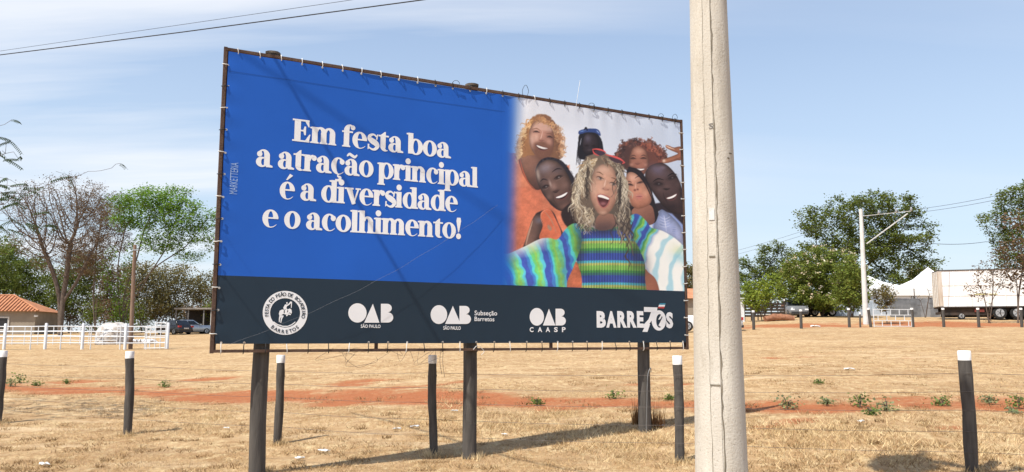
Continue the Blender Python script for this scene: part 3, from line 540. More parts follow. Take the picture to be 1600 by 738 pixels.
for px, py, dz in ((404, 738, .02), (740, 715, 0), (1016, 667, 0)):
    u = bp(px, py)[0]; p = BL+bd*u+bn*.13; g = float(gz(*p)); m = MB(); K = 12
    P = [(u+rp_.uniform(-.006, .006), .13, g-.3+(BZ+BH+(.07 if px < 1000 else -.05)-g+.3)*i/K) for i in range(K+1)]
    m.tube(P, [.098-.012*i/K for i in range(K+1)], 14, wob=.03, rng=rp_); po = m.build('pole', wood_b, board)
    if px > 1000: continue
    m = MB(); m.tube([(u, .13, BZ+BH+.065), (u, .13, BZ+BH+.095)], .095, 14, wob=.05, rng=rp_); m.build('pole_end', pole_top, po)
for nm, a, b in (('top_bar', (0, .0, BZ+BH), (BW, .0, BZ+BH)), ('bottom_bar', (0, .0, BZ), (BW, .0, BZ)), ('side_bar', (0, .0, BZ-.025), (0, .0, BZ+BH+.025)), ('side_bar', (BW, .0, BZ-.025), (BW, .0, BZ+BH+.025))):
    m = MB(); m.bar(a, b, .04, .036); m.build(nm, rustm, board)
for u in (.03, 2.0, 4.6, BW-.03):                        # inner stiles that carry the frame between the poles
    m = MB(); m.bar((u, .04, BZ), (u, .04, BZ+BH), .04, .03); m.build('stile', rustm, board)
# banner: a stretched sheet with slight sag between the ties and tension folds near the top edge
def disp(u, z):
    d = .006*np.sin(u*1.7+.5)*np.sin((z-BZ)*1.3)+.004*np.sin(u*.9-z*1.6)
    top = np.clip(1-(z1-z)/.55, 0, 1)**2; d = d+.0055*top*np.sin(u*2*math.pi/.27+1.9*np.sin(u*1.3)+z*1.5)*sm(2.5, 4.2, u)*(.5+.5*np.sin(u*3.7))+.004*top*np.sin(u*2*math.pi/.71+z*2)
    lf = np.clip(1-(u-u0)/.30, 0, 1)**2; bo = np.clip(1-(z-z0)/.25, 0, 1)**2
    d = d+.0035*lf*np.sin(z*2*math.pi/.29+u*3)+.0022*bo*np.sin(u*2*math.pi/.254+z*2)+.0025*np.sin(u*.8+z*2.3)*np.sin(u*2.9-z*.7)
    return -.014+d
DZ = float(np.mean([bp(341, 429)[1], bp(1069, 456.5)[1]]))
BLUE, NAVY = srgb(33, 94, 190), srgb(36, 52, 66)
def cloth(name, col): return mat(name, col, .5, var=.03, scale=1.2, spec=.25)
blue_m, navy_m = cloth('banner_blue', BLUE), cloth('banner_navy', NAVY)
us = np.linspace(u0, u1, 260); zs = np.concatenate([np.linspace(z0, DZ, 20), np.linspace(DZ, z1, 90)[1:]])
U, Z = np.meshgrid(us, zs); I = np.arange(U.size).reshape(U.shape); F = np.stack([I[:-1, :-1], I[:-1, 1:], I[1:, 1:], I[1:, :-1]], -1).reshape(-1, 4)
bme = np_mesh('banner', np.stack([U.ravel(), disp(U, Z).ravel(), Z.ravel()], 1), F, [blue_m, navy_m], None, True)
zc = Z[:-1, :-1].ravel(); bme.polygons.foreach_set('material_index', (zc < DZ-.001).astype(np.int32))
banner = link('banner', bme, board); banner['label'] = 'blue and navy printed vinyl banner tied into the frame'
# printed group picture
PIC, PX0, PY0, PS = paint_photo()
ua = bp(783, 300)[0]; us = np.linspace(ua, u1-.002, 330); zs = np.linspace(DZ+.002, z1-.002, 380); U, Z = np.meshgrid(us, zs)
wp = np.stack([BL[0]+bd[0]*U.ravel(), BL[1]+bd[1]*U.ravel(), Z.ravel()-EYE], 1)
dd = wp[:, 1]*cp+wp[:, 2]*sp; qx = 800+FPX*wp[:, 0]/dd; qy = 369-FPX*(-wp[:, 1]*sp+wp[:, 2]*cp)/dd
fx = np.clip((qx-PX0)*PS, 0, PIC.shape[1]-2.01); fy = np.clip((qy-PY0)*PS, 0, PIC.shape[0]-2.01); ix = fx.astype(int); iy = fy.astype(int); fx = (fx-ix)[:, None]; fy = (fy-iy)[:, None]
cc = (PIC[iy, ix]*(1-fx)+PIC[iy, ix+1]*fx)*(1-fy)+(PIC[iy+1, ix]*(1-fx)+PIC[iy+1, ix+1]*fx)*fy
cc = cc/255; cc = np.where(cc <= .04045, cc/12.92, ((cc+.055)/1.055)**2.4)
ed = np.clip((U.ravel()-ua)/.25, 0, 1)[:, None]; cc = cc*ed+np.array(BLUE)*(1-ed)
I = np.arange(U.size).reshape(U.shape); F = np.stack([I[:-1, :-1], I[:-1, 1:], I[1:, 1:], I[1:, :-1]], -1).reshape(-1, 4)
pm = bpy.data.materials.new('printed_picture'); pm.use_nodes = True; _t = pm.node_tree; _b = _t.nodes['Principled BSDF']; _a = _t.nodes.new('ShaderNodeAttribute'); _a.attribute_name = 'ink'
_t.links.new(_a.outputs['Color'], _b.inputs['Base Color']); _b.inputs['Roughness'].default_value = .5; _b.inputs['Specular IOR Level'].default_value = .25
pic = link('printed_picture', np_mesh('printed_picture', np.stack([U.ravel(), disp(U, Z).ravel()-.0015, Z.ravel()], 1), F, pm, {'ink': cc}, True), banner)
pic['label'] = 'printed selfie of seven laughing friends, the one in front in a striped sweater'
INK = 'white_ink'
white_m = mat(INK, (.86, .865, .87), .5, var=.02, scale=2, spec=.25); navy_ink = mat('navy_ink', NAVY, .5, var=.02, spec=.25)
class Pr:                                              # flat print in (u, z) following the sheet
    lift = .002
    def __init__(s): s.V, s.F, s.mi, s.k = [], [], [], 0
    def poly(s, P, mi=0, F=None):
        b = len(s.V); s.k += 1; o = -(Pr.lift+.00025*(s.k % 7)+(.0018 if mi else 0))
        for u, z in P: s.V.append((u, float(disp(np.array(u), np.array(z)))+o, z))
        for f in (F or [tuple(range(len(P)))]): s.F.append(tuple(i+b for i in f)); s.mi.append(mi)
    def strip(s, A, B, mi=0):
        n = len(A); s.poly(list(A)+list(B), mi, [(i, i+1, n+i+1, n+i) for i in range(n-1)])
    def build(s, name, mats, parent):
        me = bpy.data.meshes.new(name); me.from_pydata([tuple(map(float, v)) for v in s.V], [], s.F)
        for m in mats: me.materials.append(m)
        me.polygons.foreach_set('material_index', s.mi); me.update()
        bm = bmesh.new(); bm.from_mesh(me); bm.normal_update()
        for f in bm.faces:
            if f.normal.y > 0: f.normal_flip()
        bm.to_mesh(me); bm.free(); return link(name, me, parent)
# ---- bold high-contrast serif letters; x-height = 1
class Serif:
    W, HL = .35, .105
    def __init__(s): s.p = []
    def rect(s, x0, y0, x1, y1): s.p.append(('p', [(x0, y0), (x1, y0), (x1, y1), (x0, y1)]))
    def poly(s, P): s.p.append(('p', P))
    def arc(s, oc, orx, ory, ic, irx, iry, a0, a1, t0=0., t1=0., n=36):
        A, B = [], []
        for i in range(n+1):
            f = i/n; a = R_(a0+(a1-a0)*f); o = np.array([oc[0]+orx*math.cos(a), oc[1]+ory*math.sin(a)]); q = np.array([ic[0]+irx*math.cos(a), ic[1]+iry*math.sin(a)])
            k = 0.
            if t0 and f < .22: k = max(k, (1-f/.22)*t0)
            if t1 and f > .72: k = max(k, (f-.72)/.28*t1)
            A.append(o); B.append(q+(o-q)*k)
        s.p.append(('s', A, B))
    def stroke(s, P, Wd, n=7):
        P2 = cr(P, n); W2 = cr([[v, 0] for v in Wd], n)[:, 0]; d = np.gradient(P2, axis=0); d /= np.hypot(d[:, 0], d[:, 1])[:, None]; nn = np.stack([-d[:, 1], d[:, 0]], 1)*W2[:, None]/2
        s.p.append(('s', list(P2+nn), list(P2-nn)))
    def dot(s, x, y, r): s.poly([(x+r*math.cos(a), y+r*math.sin(a)) for a in np.linspace(0, 2*math.pi, 20)[:-1]])
    def stem(s, x, h, foot=True, flag=True, y0=0., l=.1, rr=.08):
        W = s.W; s.rect(x, y0, x+W, h)
        if foot: s.poly([(x-l, y0), (x+W+rr, y0), (x+W+rr, y0+.06), (x+W, y0+.12), (x, y0+.12), (x-l, y0+.06)])
        if flag: s.poly([(x-.12, h-.10), (x, h-.13), (x+.05, h), (x-.12, h-.03)])
    def bowl(s, c, rx): s.arc((c, .5), rx, .525, (c, .5), rx-.33, .425, 0, 360)
    def hump(s, x): s.arc((x-.02, .66), .37, .36, (x-.08, .66), .10, .22, 0, 165); s.rect(x, 0, x+s.W, .68); s.poly([(x-.07, 0), (x+s.W+.08, 0), (x+s.W+.08, .06), (x+s.W, .12), (x, .12), (x-.07, .06)])
def g_o(s): s.bowl(.5, .5); return 1.0
def g_e(s):
    s.arc((.49, .5), .48, .525, (.50, .5), .15, .425, 2, 322, 0, .93); s.rect(.30, .49, .93, .58); s.poly([(.64, .53), (.97, .53), (.95, .49), (.64, .49)]); return .97
def g_c(s):
    s.arc((.48, .5), .47, .525, (.50, .5), .15, .43, 48, 322, .0, .93); s.dot(.73, .76, .165); return .90
def g_a(s):
    s.rect(.50, .06, .85, .70); s.arc((.47, .66), .38, .365, (.40, .66), .10, .27, 0, 140, 0, 0); s.dot(.22, .74, .165)
    s.arc((.36, .28), .35, .30, (.44, .29), .11, .20, 60, 330); s.poly([(.50, .55), (.56, .60), (.56, .50), (.40, .48)]); s.poly([(.62, 0), (1.03, 0.0), (1.03, .09), (.85, .16), (.62, .2)]); return 1.0
def g_b(s): s.rect(.02, 0.03, .37, 1.36); s.poly([(-.1, 1.26), (.02, 1.22), (.1, 1.36), (-.1, 1.33)]); s.bowl(.55, .5); return 1.05
def g_d(s):
    s.rect(.66, .05, 1.01, 1.36); s.poly([(.52, 1.26), (.68, 1.22), (.72, 1.36), (.52, 1.33)]); s.bowl(.49, .49); s.poly([(.66, 0), (1.12, 0), (1.12, .08), (1.0, .13), (.66, .2)]); return 1.09
def g_p(s): s.stem(.03, .99, y0=-.40); s.bowl(.57, .5); return 1.08
def g_n(s): s.stem(.05, .99); s.hump(.62); return 1.08
def g_m(s): s.stem(.05, .99); s.hump(.60); s.hump(1.15); return 1.60
def g_h(s): s.stem(.05, 1.36); s.hump(.62); return 1.08
def g_i(s): s.stem(.07, .99); s.dot(.245, 1.26, .19); return .52
def g_l(s): s.stem(.07, 1.36); return .52
def g_r(s): s.stem(.05, .99); s.stroke([(.36, .62), (.45, .88), (.62, .94)], [.12, .16, .14]); s.dot(.66, .82, .165); return .80
def g_t(s): s.rect(.12, .2, .47, 1.0); s.poly([(.12, .98), (.47, .98), (.47, 1.22), (.38, 1.20)]); s.rect(-.02, .89, .68, .99); s.arc((.43, .28), .31, .30, (.50, .30), .07, .20, 175, 310, 0, .8); return .66
def g_f(s):
    s.stem(.1, 1.02, flag=False); s.rect(-.02, .89, .68, .99); s.arc((.48, 1.0), .38, .40, (.52, 1.0), .07, .29, 55, 182); s.dot(.68, 1.22, .15); return .66
def g_s(s):
    s.stroke([(.66, .82), (.45, .96), (.22, .88), (.17, .70), (.36, .55), (.58, .43), (.70, .26), (.56, .06), (.34, .03), (.10, .16)], [.10, .11, .19, .27, .36, .36, .28, .18, .11, .10])
    s.poly([(.60, .66), (.70, .66), (.74, 1.0), (.66, .98)]); s.poly([(.06, 0), (.13, .03), (.17, .34), (.06, .34)]); return .80
def g_v(s): s.poly([(.06, .97), (.45, .97), (.72, .05), (.55, -.02), (.47, -.02)]); s.poly([(.52, -.02), (.63, .0), (.96, .97), (.84, .97)]); s.rect(-.04, .89, .56, .99); s.rect(.70, .89, 1.06, .99); return .98
def g_E(s):
    s.rect(.12, 0, .50, 1.34); s.rect(0, 0, 1.05, .10); s.rect(0, 1.24, 1.02, 1.34); s.rect(.45, .63, .82, .72); s.poly([(.72, .42), (.82, .42), (.82, .94), (.72, .94), (.66, .72), (.66, .63)])
    s.poly([(1.02, .08), (1.10, .48), (1.03, .48), (.78, .09)]); s.poly([(1.0, 1.26), (1.03, .92), (.97, .92), (.76, 1.25)]); return 1.16
def g_ex(s): s.poly([(.18, .42), (.25, .42), (.40, 1.15), (.36, 1.36), (.10, 1.36), (.05, 1.15)]); s.dot(.215, .16, .185); return .5
def g_tilde(s): s.stroke([(.16, 1.16), (.32, 1.30), (.5, 1.22), (.68, 1.15), (.84, 1.30)], [.08, .16, .18, .16, .08])
def g_acute(s): s.poly([(.38, 1.12), (.48, 1.12), (.82, 1.40), (.62, 1.50)])
def g_ced(s): s.stroke([(.50, .0), (.46, -.12), (.62, -.2), (.55, -.36), (.30, -.36)], [.09, .09, .18, .17, .1])
GL = dict(o=g_o, e=g_e, c=g_c, a=g_a, b=g_b, d=g_d, p=g_p, n=g_n, m=g_m, h=g_h, i=g_i, l=g_l, r=g_r, t=g_t, f=g_f, s=g_s, v=g_v, E=g_E)
GL['!'] = g_ex; COMP = {'ç': ('c', g_ced), 'ã': ('a', g_tilde), 'é': ('e', g_acute)}
def headline(text, pl, pr, xh, label):
    a, b = bp(*pl), bp(*pr); x = 0.; items = []
    for ch in text:
        if ch == ' ': x += .36; continue
        s = Serif(); base, ex = COMP.get(ch, (ch, None)); wdt = GL[base](s)
        if ex: ex(s)
        items.append((x, s)); x += wdt-.015
    sx = (b[0]-a[0])/x; sl_ = (b[1]-a[1])/(b[0]-a[0]); pr_ = Pr()
    T = lambda p, ox: (a[0]+(p[0]+ox)*sx, a[1]+(p[0]+ox)*sx*sl_+p[1]*xh)
    for ox, s in items:
        for q in s.p:
            if q[0] == 'p': pr_.poly([T(p, ox) for p in q[1]])
            else: pr_.strip([T(p, ox) for p in q[1]], [T(p, ox) for p in q[2]])
    o = pr_.build('headline_lettering', [white_m], banner); o['label'] = label
xh = bp(672, 221.5)[1]-bp(672, 245.5)[1]
headline('Em festa boa', (456, 220.5), (703, 248), xh, 'white serif line reading Em festa boa')
headline('a atração principal', (399, 260), (746, 294), xh, 'white serif line reading a atração principal')
headline('é a diversidade', (436, 310.5), (714, 332), xh, 'white serif line reading é a diversidade')
headline('e o acolhimento!', (409, 354.5), (721, 374), xh, 'white serif line reading e o acolhimento!')
# ---- sans lettering from the built-in font
_fc = {}
def font_mesh(txt, bold=0.):
    k = (txt, bold)
    if k not in _fc:
        c = bpy.data.curves.new('t', 'FONT'); c.body = txt; c.fill_mode = 'FRONT'; c.offset = bold; c.resolution_u = 3; o = bpy.data.objects.new('t', c); COL.objects.link(o)
        bpy.context.view_layer.update(); me = bpy.data.meshes.new_from_object(o.evaluated_get(bpy.context.evaluated_depsgraph_get()))
        _fc[k] = (np.array([v.co[:2] for v in me.vertices]), [tuple(p.vertices) for p in me.polygons]); bpy.data.objects.remove(o); bpy.data.curves.remove(c); bpy.data.meshes.remove(me)
    return _fc[k]
def fit(pr_, txt, bl, br, hpx, mi=0, bold=.02):          # text between two picture points, hpx high
    V, F = font_mesh(txt, bold); a, b = bp(*bl), bp(*br); h = bp(bl[0], bl[1]-hpx)[1]-a[1]; lo, hi = V.min(0), V.max(0); q = (V-lo)/(hi-lo)
    P = [(a[0]+(b[0]-a[0])*x, a[1]+(b[1]-a[1])*x+h*y) for x, y in q]; pr_.poly(P, mi, F)
def zp(z): return lambda x, y: (z[0]+x/z[2], z[1]+y/z[2])
def ell(c, rx, ry, n=40): return [(c[0]+rx*math.cos(t), c[1]+ry*math.sin(t)) for t in np.linspace(0, 2*math.pi, n+1)[:-1]]
def oab(z, O, A, Bx, sub, subl):
    f = zp(z); pr_ = Pr(); g = lambda P: [bp(*f(*p)) for p in P]
    pr_.poly(g(ell(O[:2], O[2], O[3]))); pr_.poly(g(A)); x0, x1, y0, y1 = Bx; hh = y1-y0; wd = x1-x0
    B = [(x0, y0), (x0, y1)]+[(x1-.42*wd+.42*wd*math.sin(t), y1-.27*hh+.27*hh*math.cos(t)) for t in np.linspace(0, math.pi, 12)]+[(x1-.50*wd+.38*wd*math.sin(t), y0+.23*hh+.23*hh*math.cos(t)) for t in np.linspace(.1, math.pi, 12)]
    pr_.poly(g(B))
    for txt, bl, br, h, bo in sub: fit(pr_, txt, f(*bl), f(*br), h/z[2], 0, bo)
    o = pr_.build('emblem', [white_m], banner); o['label'] = subl
oab((320, 420, 4), (951, 277, 57, 60), [(1047, 220), (993, 338), (1088, 338)], (1097, 1174, 220, 337), [('SÃO PAULO', (972, 370), (1095, 371), 26, .02)], 'white emblem of circle, triangle and B over SÃO PAULO, alone')
oab((640, 430, 3.478), (156, 215, 45, 51), [(232, 168), (190, 266), (275, 266)], (268, 331, 168, 266), [('SÃO PAULO', (180, 297), (275, 298), 24, .02), ('Subseção', (350, 225), (473, 226), 32, .012), ('Barretos', (350, 250), (458, 252), 24, .012)], 'white emblem of circle, triangle and B beside Subseção Barretos')
oab((640, 430, 3.478), (689, 227, 39, 48), [(755, 183), (722, 274), (790, 274)], (791, 847, 183, 274), [(c, (x, 310), (x+w_, 310), 27, .03) for c, x, w_ in (('C', 650, 21), ('A', 694, 24), ('A', 737, 24), ('S', 783, 20), ('P', 826, 20))], 'white emblem of circle, triangle and B over spaced letters CAASP')
f = zp((920, 465, 8.68)); pr_ = Pr(); g = lambda P: [bp(*f(*p)) for p in P]
for c, x0_, x1_ in (('B', 102, 226), ('A', 232, 368), ('R', 380, 508), ('R', 512, 640), ('E', 645, 735)): fit(pr_, c, f(x0_, 409), f(x1_, 411), 225/8.68, 0, .055)
pr_.poly(g([(738, 130), (922, 136), (912, 200), (738, 196)])); pr_.poly(g([(838, 190), (914, 190), (846, 300), (800, 300)])); pr_.poly(g([(800, 296), (856, 296), (838, 320), (810, 362), (740, 362)])); pr_.poly(g([(690, 362), (822, 362), (786, 468), (716, 466), (742, 412), (690, 412)]))
O_ = ell((940, 312), 98, 138); I_ = ell((950, 318), 46, 92); pr_.strip(g(O_+O_[:1]), g(I_+I_[:1]))
pr_.poly(g([(960, 330), (990, 270), (1010, 330), (1000, 390), (965, 400), (935, 380)]), 0); pr_.poly(g([(930, 300), (975, 225), (985, 250), (955, 300)]), 0)
fit(pr_, 'S', f(1040, 418), f(1135, 420), 220/8.68, 0, .055)
m3 = [white_m, mat('teal_ink', srgb(60, 140, 165), .5, var=.02), mat('red_ink', srgb(186, 78, 74), .5, var=.02)]
pr_.poly(g([(952, 80), (1032, 80), (1027, 100), (944, 100)]), 1); pr_.poly(g([(944, 100), (1027, 100), (1020, 124), (934, 124)]), 0); pr_.poly(g([(934, 124), (1020, 124), (1010, 150), (925, 146)]), 2)
o = pr_.build('emblem', m3, banner); o['label'] = 'white wordmark BARRE70S with a tilted 70 and small flag'
# ---- round festival emblem
f = zp((400, 445, 8.2)); pr_ = Pr(); g = lambda P: [bp(*f(*p)) for p in P]
O_ = ell((369, 362), 286, 281, 64); I_ = ell((369, 362), 192, 188, 64); pr_.strip(g(O_+O_[:1]), g(I_+I_[:1]))
def ring_text(txt, a0, a1, r, hgt, inward, wd):
    for i, ch in enumerate(txt):
        if ch == ' ': continue
        V, F = font_mesh(ch, .025); a = R_(a0+(a1-a0)*i/(len(txt)-1)); lo, hi = V.min(0), V.max(0); cxx = (lo[0]+hi[0])/2; sc_ = hgt/.72; P = []
        for x, y in V:
            lx, ly = (x-cxx)*sc_*wd, (y-.36)*sc_*(1 if not inward else 1)
            ca, sa = math.cos(a), math.sin(a)               # a measured clockwise from the right, y down
            if not inward: P.append((369+(r+ly)*ca-lx*sa, 362+(r+ly)*sa+lx*ca))
            else: P.append((369+(r-ly)*ca+lx*sa, 362+(r-ly)*sa-lx*ca))
        pr_.poly(g(P), 1, F)
ring_text('FESTA DO PEÃO DE BOIADEIRO', 172, 372, 238, 46, False, .95); ring_text('BARRETOS', 131, 50, 240, 46, True, 1.0)
for P in ([(288, 372), (300, 335), (335, 318), (352, 330), (350, 372), (318, 392), (296, 400)], [(345, 322), (395, 318), (432, 308), (440, 340), (420, 366), (380, 384), (345, 374)], [(424, 306), (448, 318), (456, 352), (448, 374), (434, 362), (430, 336)], [(384, 380), (420, 366), (446, 378), (436, 392), (412, 384), (394, 404), (380, 402)],
          [(296, 392), (318, 390), (352, 400), (330, 440), (318, 490), (308, 488), (314, 440), (322, 412), (304, 434), (298, 482), (288, 478), (290, 430)], [(352, 318), (346, 296), (366, 258), (386, 250), (392, 280), (380, 312)], [(384, 228), (398, 222), (402, 244), (388, 250)], [(386, 262), (412, 246), (440, 214), (458, 222), (420, 262), (392, 278)], [(444, 226), (458, 222), (452, 300), (444, 300)], [(376, 300), (392, 306), (396, 350), (382, 352)]): pr_.poly(g(P))
pr_.poly(g([(352, 330), (366, 326), (362, 370), (350, 360)]), 1); pr_.poly(g([(396, 330), (408, 326), (404, 356), (394, 352)]), 1)
pr_.strip(g([(222, 470), (270, 505), (340, 528), (400, 528), (450, 508), (498, 472)]), g([(218, 482), (268, 518), (340, 541), (402, 541), (455, 520), (502, 482)]))
o = pr_.build('emblem', [white_m, navy_ink], banner); o['label'] = 'round white festival emblem with a bucking horse and rider'
# ---- small vertical maker's mark
pr_ = Pr(); V, F = font_mesh('MARKETTERIA', .0); lo, hi = V.min(0), V.max(0); q = (V-lo)/(hi-lo); a, b, c = bp(370, 304), bp(371, 255), bp(358, 304)
pr_.poly([(c[0]+(a[0]-c[0])*(1-y), a[1]+(b[1]-a[1])*x) for x, y in q], 0, F)
o = pr_.build('small_lettering', [mat('pale_blue_ink', srgb(150, 178, 220), .5, var=.02)], banner); o['label'] = 'small pale upright lettering near the left edge'
# ---- welded seam of the vinyl and a stray string hanging across the sheet
sz = float(np.mean([bp(352, 112)[1], bp(1060, 215)[1]])); A_, B_ = [], []
for u in np.linspace(u0, bp(788, 200)[0], 60): A_.append((u, sz-.004+.004*math.sin(u*2))); B_.append((u, sz+.004+.004*math.sin(u*2)))
pr_ = Pr(); pr_.strip(A_, B_); pr_.build('weld_seam', [mat('blue_seam', tuple(c*.72 for c in BLUE), .5, var=.03)], banner)
q0, q1 = bp(352, 541), bp(775, 322); m = MB(); m.tube([(q0[0]+(q1[0]-q0[0])*s, -.05-.05*math.sin(math.pi*s), q0[1]+(q1[1]-q0[1])*s-.16*math.sin(math.pi*s)+.006*math.sin(40*s)) for s in np.linspace(0, 1, 50)], 0.0010, 4, caps=False); m.build('string', mat('grey_string', (.20, .21, .23), .8), board)
# ---- ties
tie_w = mat('white_plastic_tie', (.72, .71, .68), .5, var=.05); tie_k = mat('black_wire_tie', (.03, .028, .028), .6, var=.1); grom = mat('grommet', (.55, .54, .52), .35, metal=.6)
def tie_mesh(mt, L_):
    m = MB(); m.tube([(0, -.016, -L_), (.004, -.034, -L_*.5), (0, -.036, 0), (0, -.03, .02), (0, -.012, .032)], .006, 5, 0)
    n = 10; m.tube([(0, -.020, -L_), (0, -.0145, -L_)], .014, n, 1); return m.mesh('tie', [mt, grom])
tw, tk = tie_mesh(tie_w, .05), tie_mesh(tie_k, .05); tb = tie_mesh(tie_k, .10); tbw = tie_mesh(tie_w, .10)
rt = random.Random(7)
def tie(me, u, z, rot): o = link('tie', me, board); o.location = (u, 0, z); o.rotation_euler = (rt.uniform(-.1, .1), rot+rt.uniform(-.15, .15), 0)
for i in range(27): u = .14+i*(BW-.28)/26; tie(tw if (i < 10 or i in (13, 16)) else tk, u, BZ+BH, 0)
for i in range(28): u = .10+i*(BW-.2)/27; tie(tb if i % 3 else tbw, u, BZ, math.pi)
for i in range(13): z = BZ+.2+i*(BH-.4)/12; tie(tk if i % 2 else tw, 0, z, -math.pi/2); tie(tw, BW, z, math.pi/2)
def loop_wire(P, r=.0035, name='loose_wire', mt=tie_k): m = MB(); m.tube(cr(P, 5), r, 5); m.build(name, mt, board)
for u, s in ((4.15, .16), (3.05, .06), (6.62, .06), (6.9, .09), (5.3, .05)):
    loop_wire([(u-.03, -.03, BZ+BH-.03), (u-.05, -.04, BZ+BH+s*.5), (u, -.05, BZ+BH+s), (u+.05, -.04, BZ+BH+s*.5), (u+.02, -.03, BZ+BH-.02)])
loop_wire([(5.02, -.03, BZ+BH-.05), (5.05, -.04, BZ+BH+.15), (5.10, -.03, BZ+BH+.38)], .003, mt=tie_w)
for k in range(5):
    u = rt.uniform(1.25, 2.6); P = [(u, -.04, BZ+.03)]
    for j in range(5): P.append((u+rt.uniform(-.22, .3)+j*.05, -.04+rt.uniform(-.05, .05), BZ-rt.uniform(-.04, .2)))
    loop_wire(P, .0018)
loop_wire([(3.30, -.12, BZ-.0), (3.36, -.13, BZ+.05), (3.46, -.12, BZ-.02), (3.42, -.12, BZ-.07)], .004, mt=tie_w)
for x in (.02, -.05, .06):
    loop_wire([(2.85+x, -.03, BZ+.02), (2.84+x, -.02, BZ-.15), (2.87+x, -.02, BZ-.3-.1*abs(x)*10)], .0025)
# bent rebar leaning on the right pole
u = bp(1016, 667)[0]; pz = float(gz(*(BL+bd*u)))
loop_wire([(u-.06, .02, pz), (u-.05, .0, pz+.5), (u-.03, -.005, pz+.85), (u+.03, -.0, pz+.97), (u+.05, .02, pz+.9)], .007, 'hook_wire', mat('galvanised_wire', (.25, .25, .25), .5, metal=.5))
# ================================================================ CONCRETE POLE
conc = mat('concrete', srgb(200, 194, 183), .9, col2=srgb(180, 172, 158), scale=3.5, bump=.0, spec=.15, stretch=(1, 1, .3), detail=8)
def weather(m):                                         # pits, pale lime runs and grey stains
    t = m.node_tree; l = t.links.new; b = t.nodes['Principled BSDF']; src = b.inputs['Base Color'].links[0].from_socket; tc = t.nodes.new('ShaderNodeTexCoord')
    def nz(sc_, st, d=6): mp = t.nodes.new('ShaderNodeMapping'); mp.inputs['Scale'].default_value = st; l(tc.outputs['Object'], mp.inputs[0]); n = t.nodes.new('ShaderNodeTexNoise'); n.inputs['Scale'].default_value = sc_; n.inputs['Detail'].default_value = d; n.inputs['Roughness'].default_value = .65; l(mp.outputs[0], n.inputs[0]); return n.outputs[0]
    def mr(s_, a, b_, hi): r = t.nodes.new('ShaderNodeMapRange'); l(s_, r.inputs[0]); r.inputs[1].default_value = a; r.inputs[2].default_value = b_; r.inputs[4].default_value = hi; return r.outputs[0]
    def mx(f, a, c): x = t.nodes.new('ShaderNodeMix'); x.data_type = 'RGBA'; l(f, x.inputs[0]); l(a, x.inputs[6]); x.inputs[7].default_value = (*c, 1); return x.outputs[2]
    c = mx(mr(nz(9, (1, 1, .12)), .54, .72, .55), src, srgb(226, 220, 205)); c = mx(mr(nz(6, (1, 1, .22)), .56, .74, .5), c, srgb(150, 140, 124)); pit = nz(70, (1, 1, .8), 3)
    c = mx(mr(pit, .62, .70, .65), c, srgb(132, 122, 106)); l(c, b.inputs['Base Color'])
    bu = t.nodes.new('ShaderNodeBump'); bu.inputs['Strength'].default_value = .45; bu.inputs['Distance'].default_value = .01; bu.invert = True; l(pit, bu.inputs['Height']); l(bu.outputs[0], b.inputs['Normal'])
weather(conc)
conc_d = mat('concrete_seam', srgb(120, 112, 98), .95, var=.2, scale=20)
CPX, CPY = (1120-800)/FH*6.0, 6.0; CPG = float(gz(CPX, CPY))
cpole = thing('utility_pole', 'thick pale concrete utility pole standing in front of the billboard', 'utility pole', (CPX, CPY, CPG))
def cr_(z): return np.interp(z, [-1, .6, 4.2, 9.6], [.212, .188, .142, .095])
m = MB(); K = 30; zz_ = np.linspace(-.6, 9.15, K); lean = .004
m.tube([(lean*z, 0, z) for z in zz_], [cr_(z) for z in zz_], 48); m.build('shaft', conc, cpole)
def pole_pt(z, ang, off):
    ang = -.52+(ang-.02)*1.75 if ang < .4 else ang
    r = cr_(z)+off; return (lean*z+r*math.sin(ang), -r*math.cos(ang), z)     # ang from the side facing the viewer
vm = R_(-14.9)                                          # the direction back to the road side
for a0, wdt, off, nm, mt in ((.02+.21, .006, -.0005, 'seam', conc_d), (-.02, .003, -.001, 'seam', conc_d)):
    rs = random.Random(3+int(abs(a0)*100)); zs_ = np.linspace(-.3, 9.1, 160); A, B = [], []; a = a0+.0
    for z in zs_:
        j = rs.uniform(-.012, .012)+.012*math.sin(z*3.1); ww = wdt*rs.uniform(.35, 1.2)*(1 if a0 > .1 else .6)
        q0, q1 = pole_pt(z, a+j-vm*-1*0-.0, off+.0025), pole_pt(z, a+j+ww/.16, off+.0025); A.append(q0); B.append(q1)
    mm = MB(); n = len(A); mm.add(A+B, [(i, i+1, n+i+1, n+i) for i in range(n-1)]); mm.build(nm, mt, cpole)
m = MB(); zs_ = np.linspace(-.3, 9.1, 60); A = [pole_pt(z, .02, .004) for z in zs_]; B = [pole_pt(z, .21, .004) for z in zs_]; n = 60
m.add(A+B, [(i, i+1, n+i+1, n+i) for i in range(n-1)], 0, True); m.build('form_strip', conc, cpole)
def plate(z0_, z1_, a0_, a1_, off, mt, nm): m = MB(); V = [pole_pt(z, a, o_) for o_ in (off, off+.004) for z, a in ((z0_, a0_), (z0_, a1_), (z1_, a1_), (z1_, a0_))]; m.add(V, [(3, 2, 1, 0), (4, 5, 6, 7), (0, 1, 5, 4), (1, 2, 6, 5), (2, 3, 7, 6), (3, 0, 4, 7)]); return m.build(nm, mt, cpole)
def zat(py): return EYE+(ray(1115, py)[2]/ray(1115, py)[1])*(CPY-.16)-CPG
plate(zat(344), zat(326), .05, .18, .004, mat('label_plate', (.62, .62, .60), .4, var=.08, scale=60), 'number_plate')
for py, a0_, a1_ in ((401, .03, .17), (602, -.01, .20)): plate(zat(py+1.2), zat(py-1.2), a0_, a1_, .004, conc_d, 'casting_notch')
for py, a0_, a1_, dz in ((238, .62, .82, 1), (246, .50, .62, 1)): plate(zat(py+1), zat(py-1), a0_, a1_, -.0005, conc_d, 'crack')
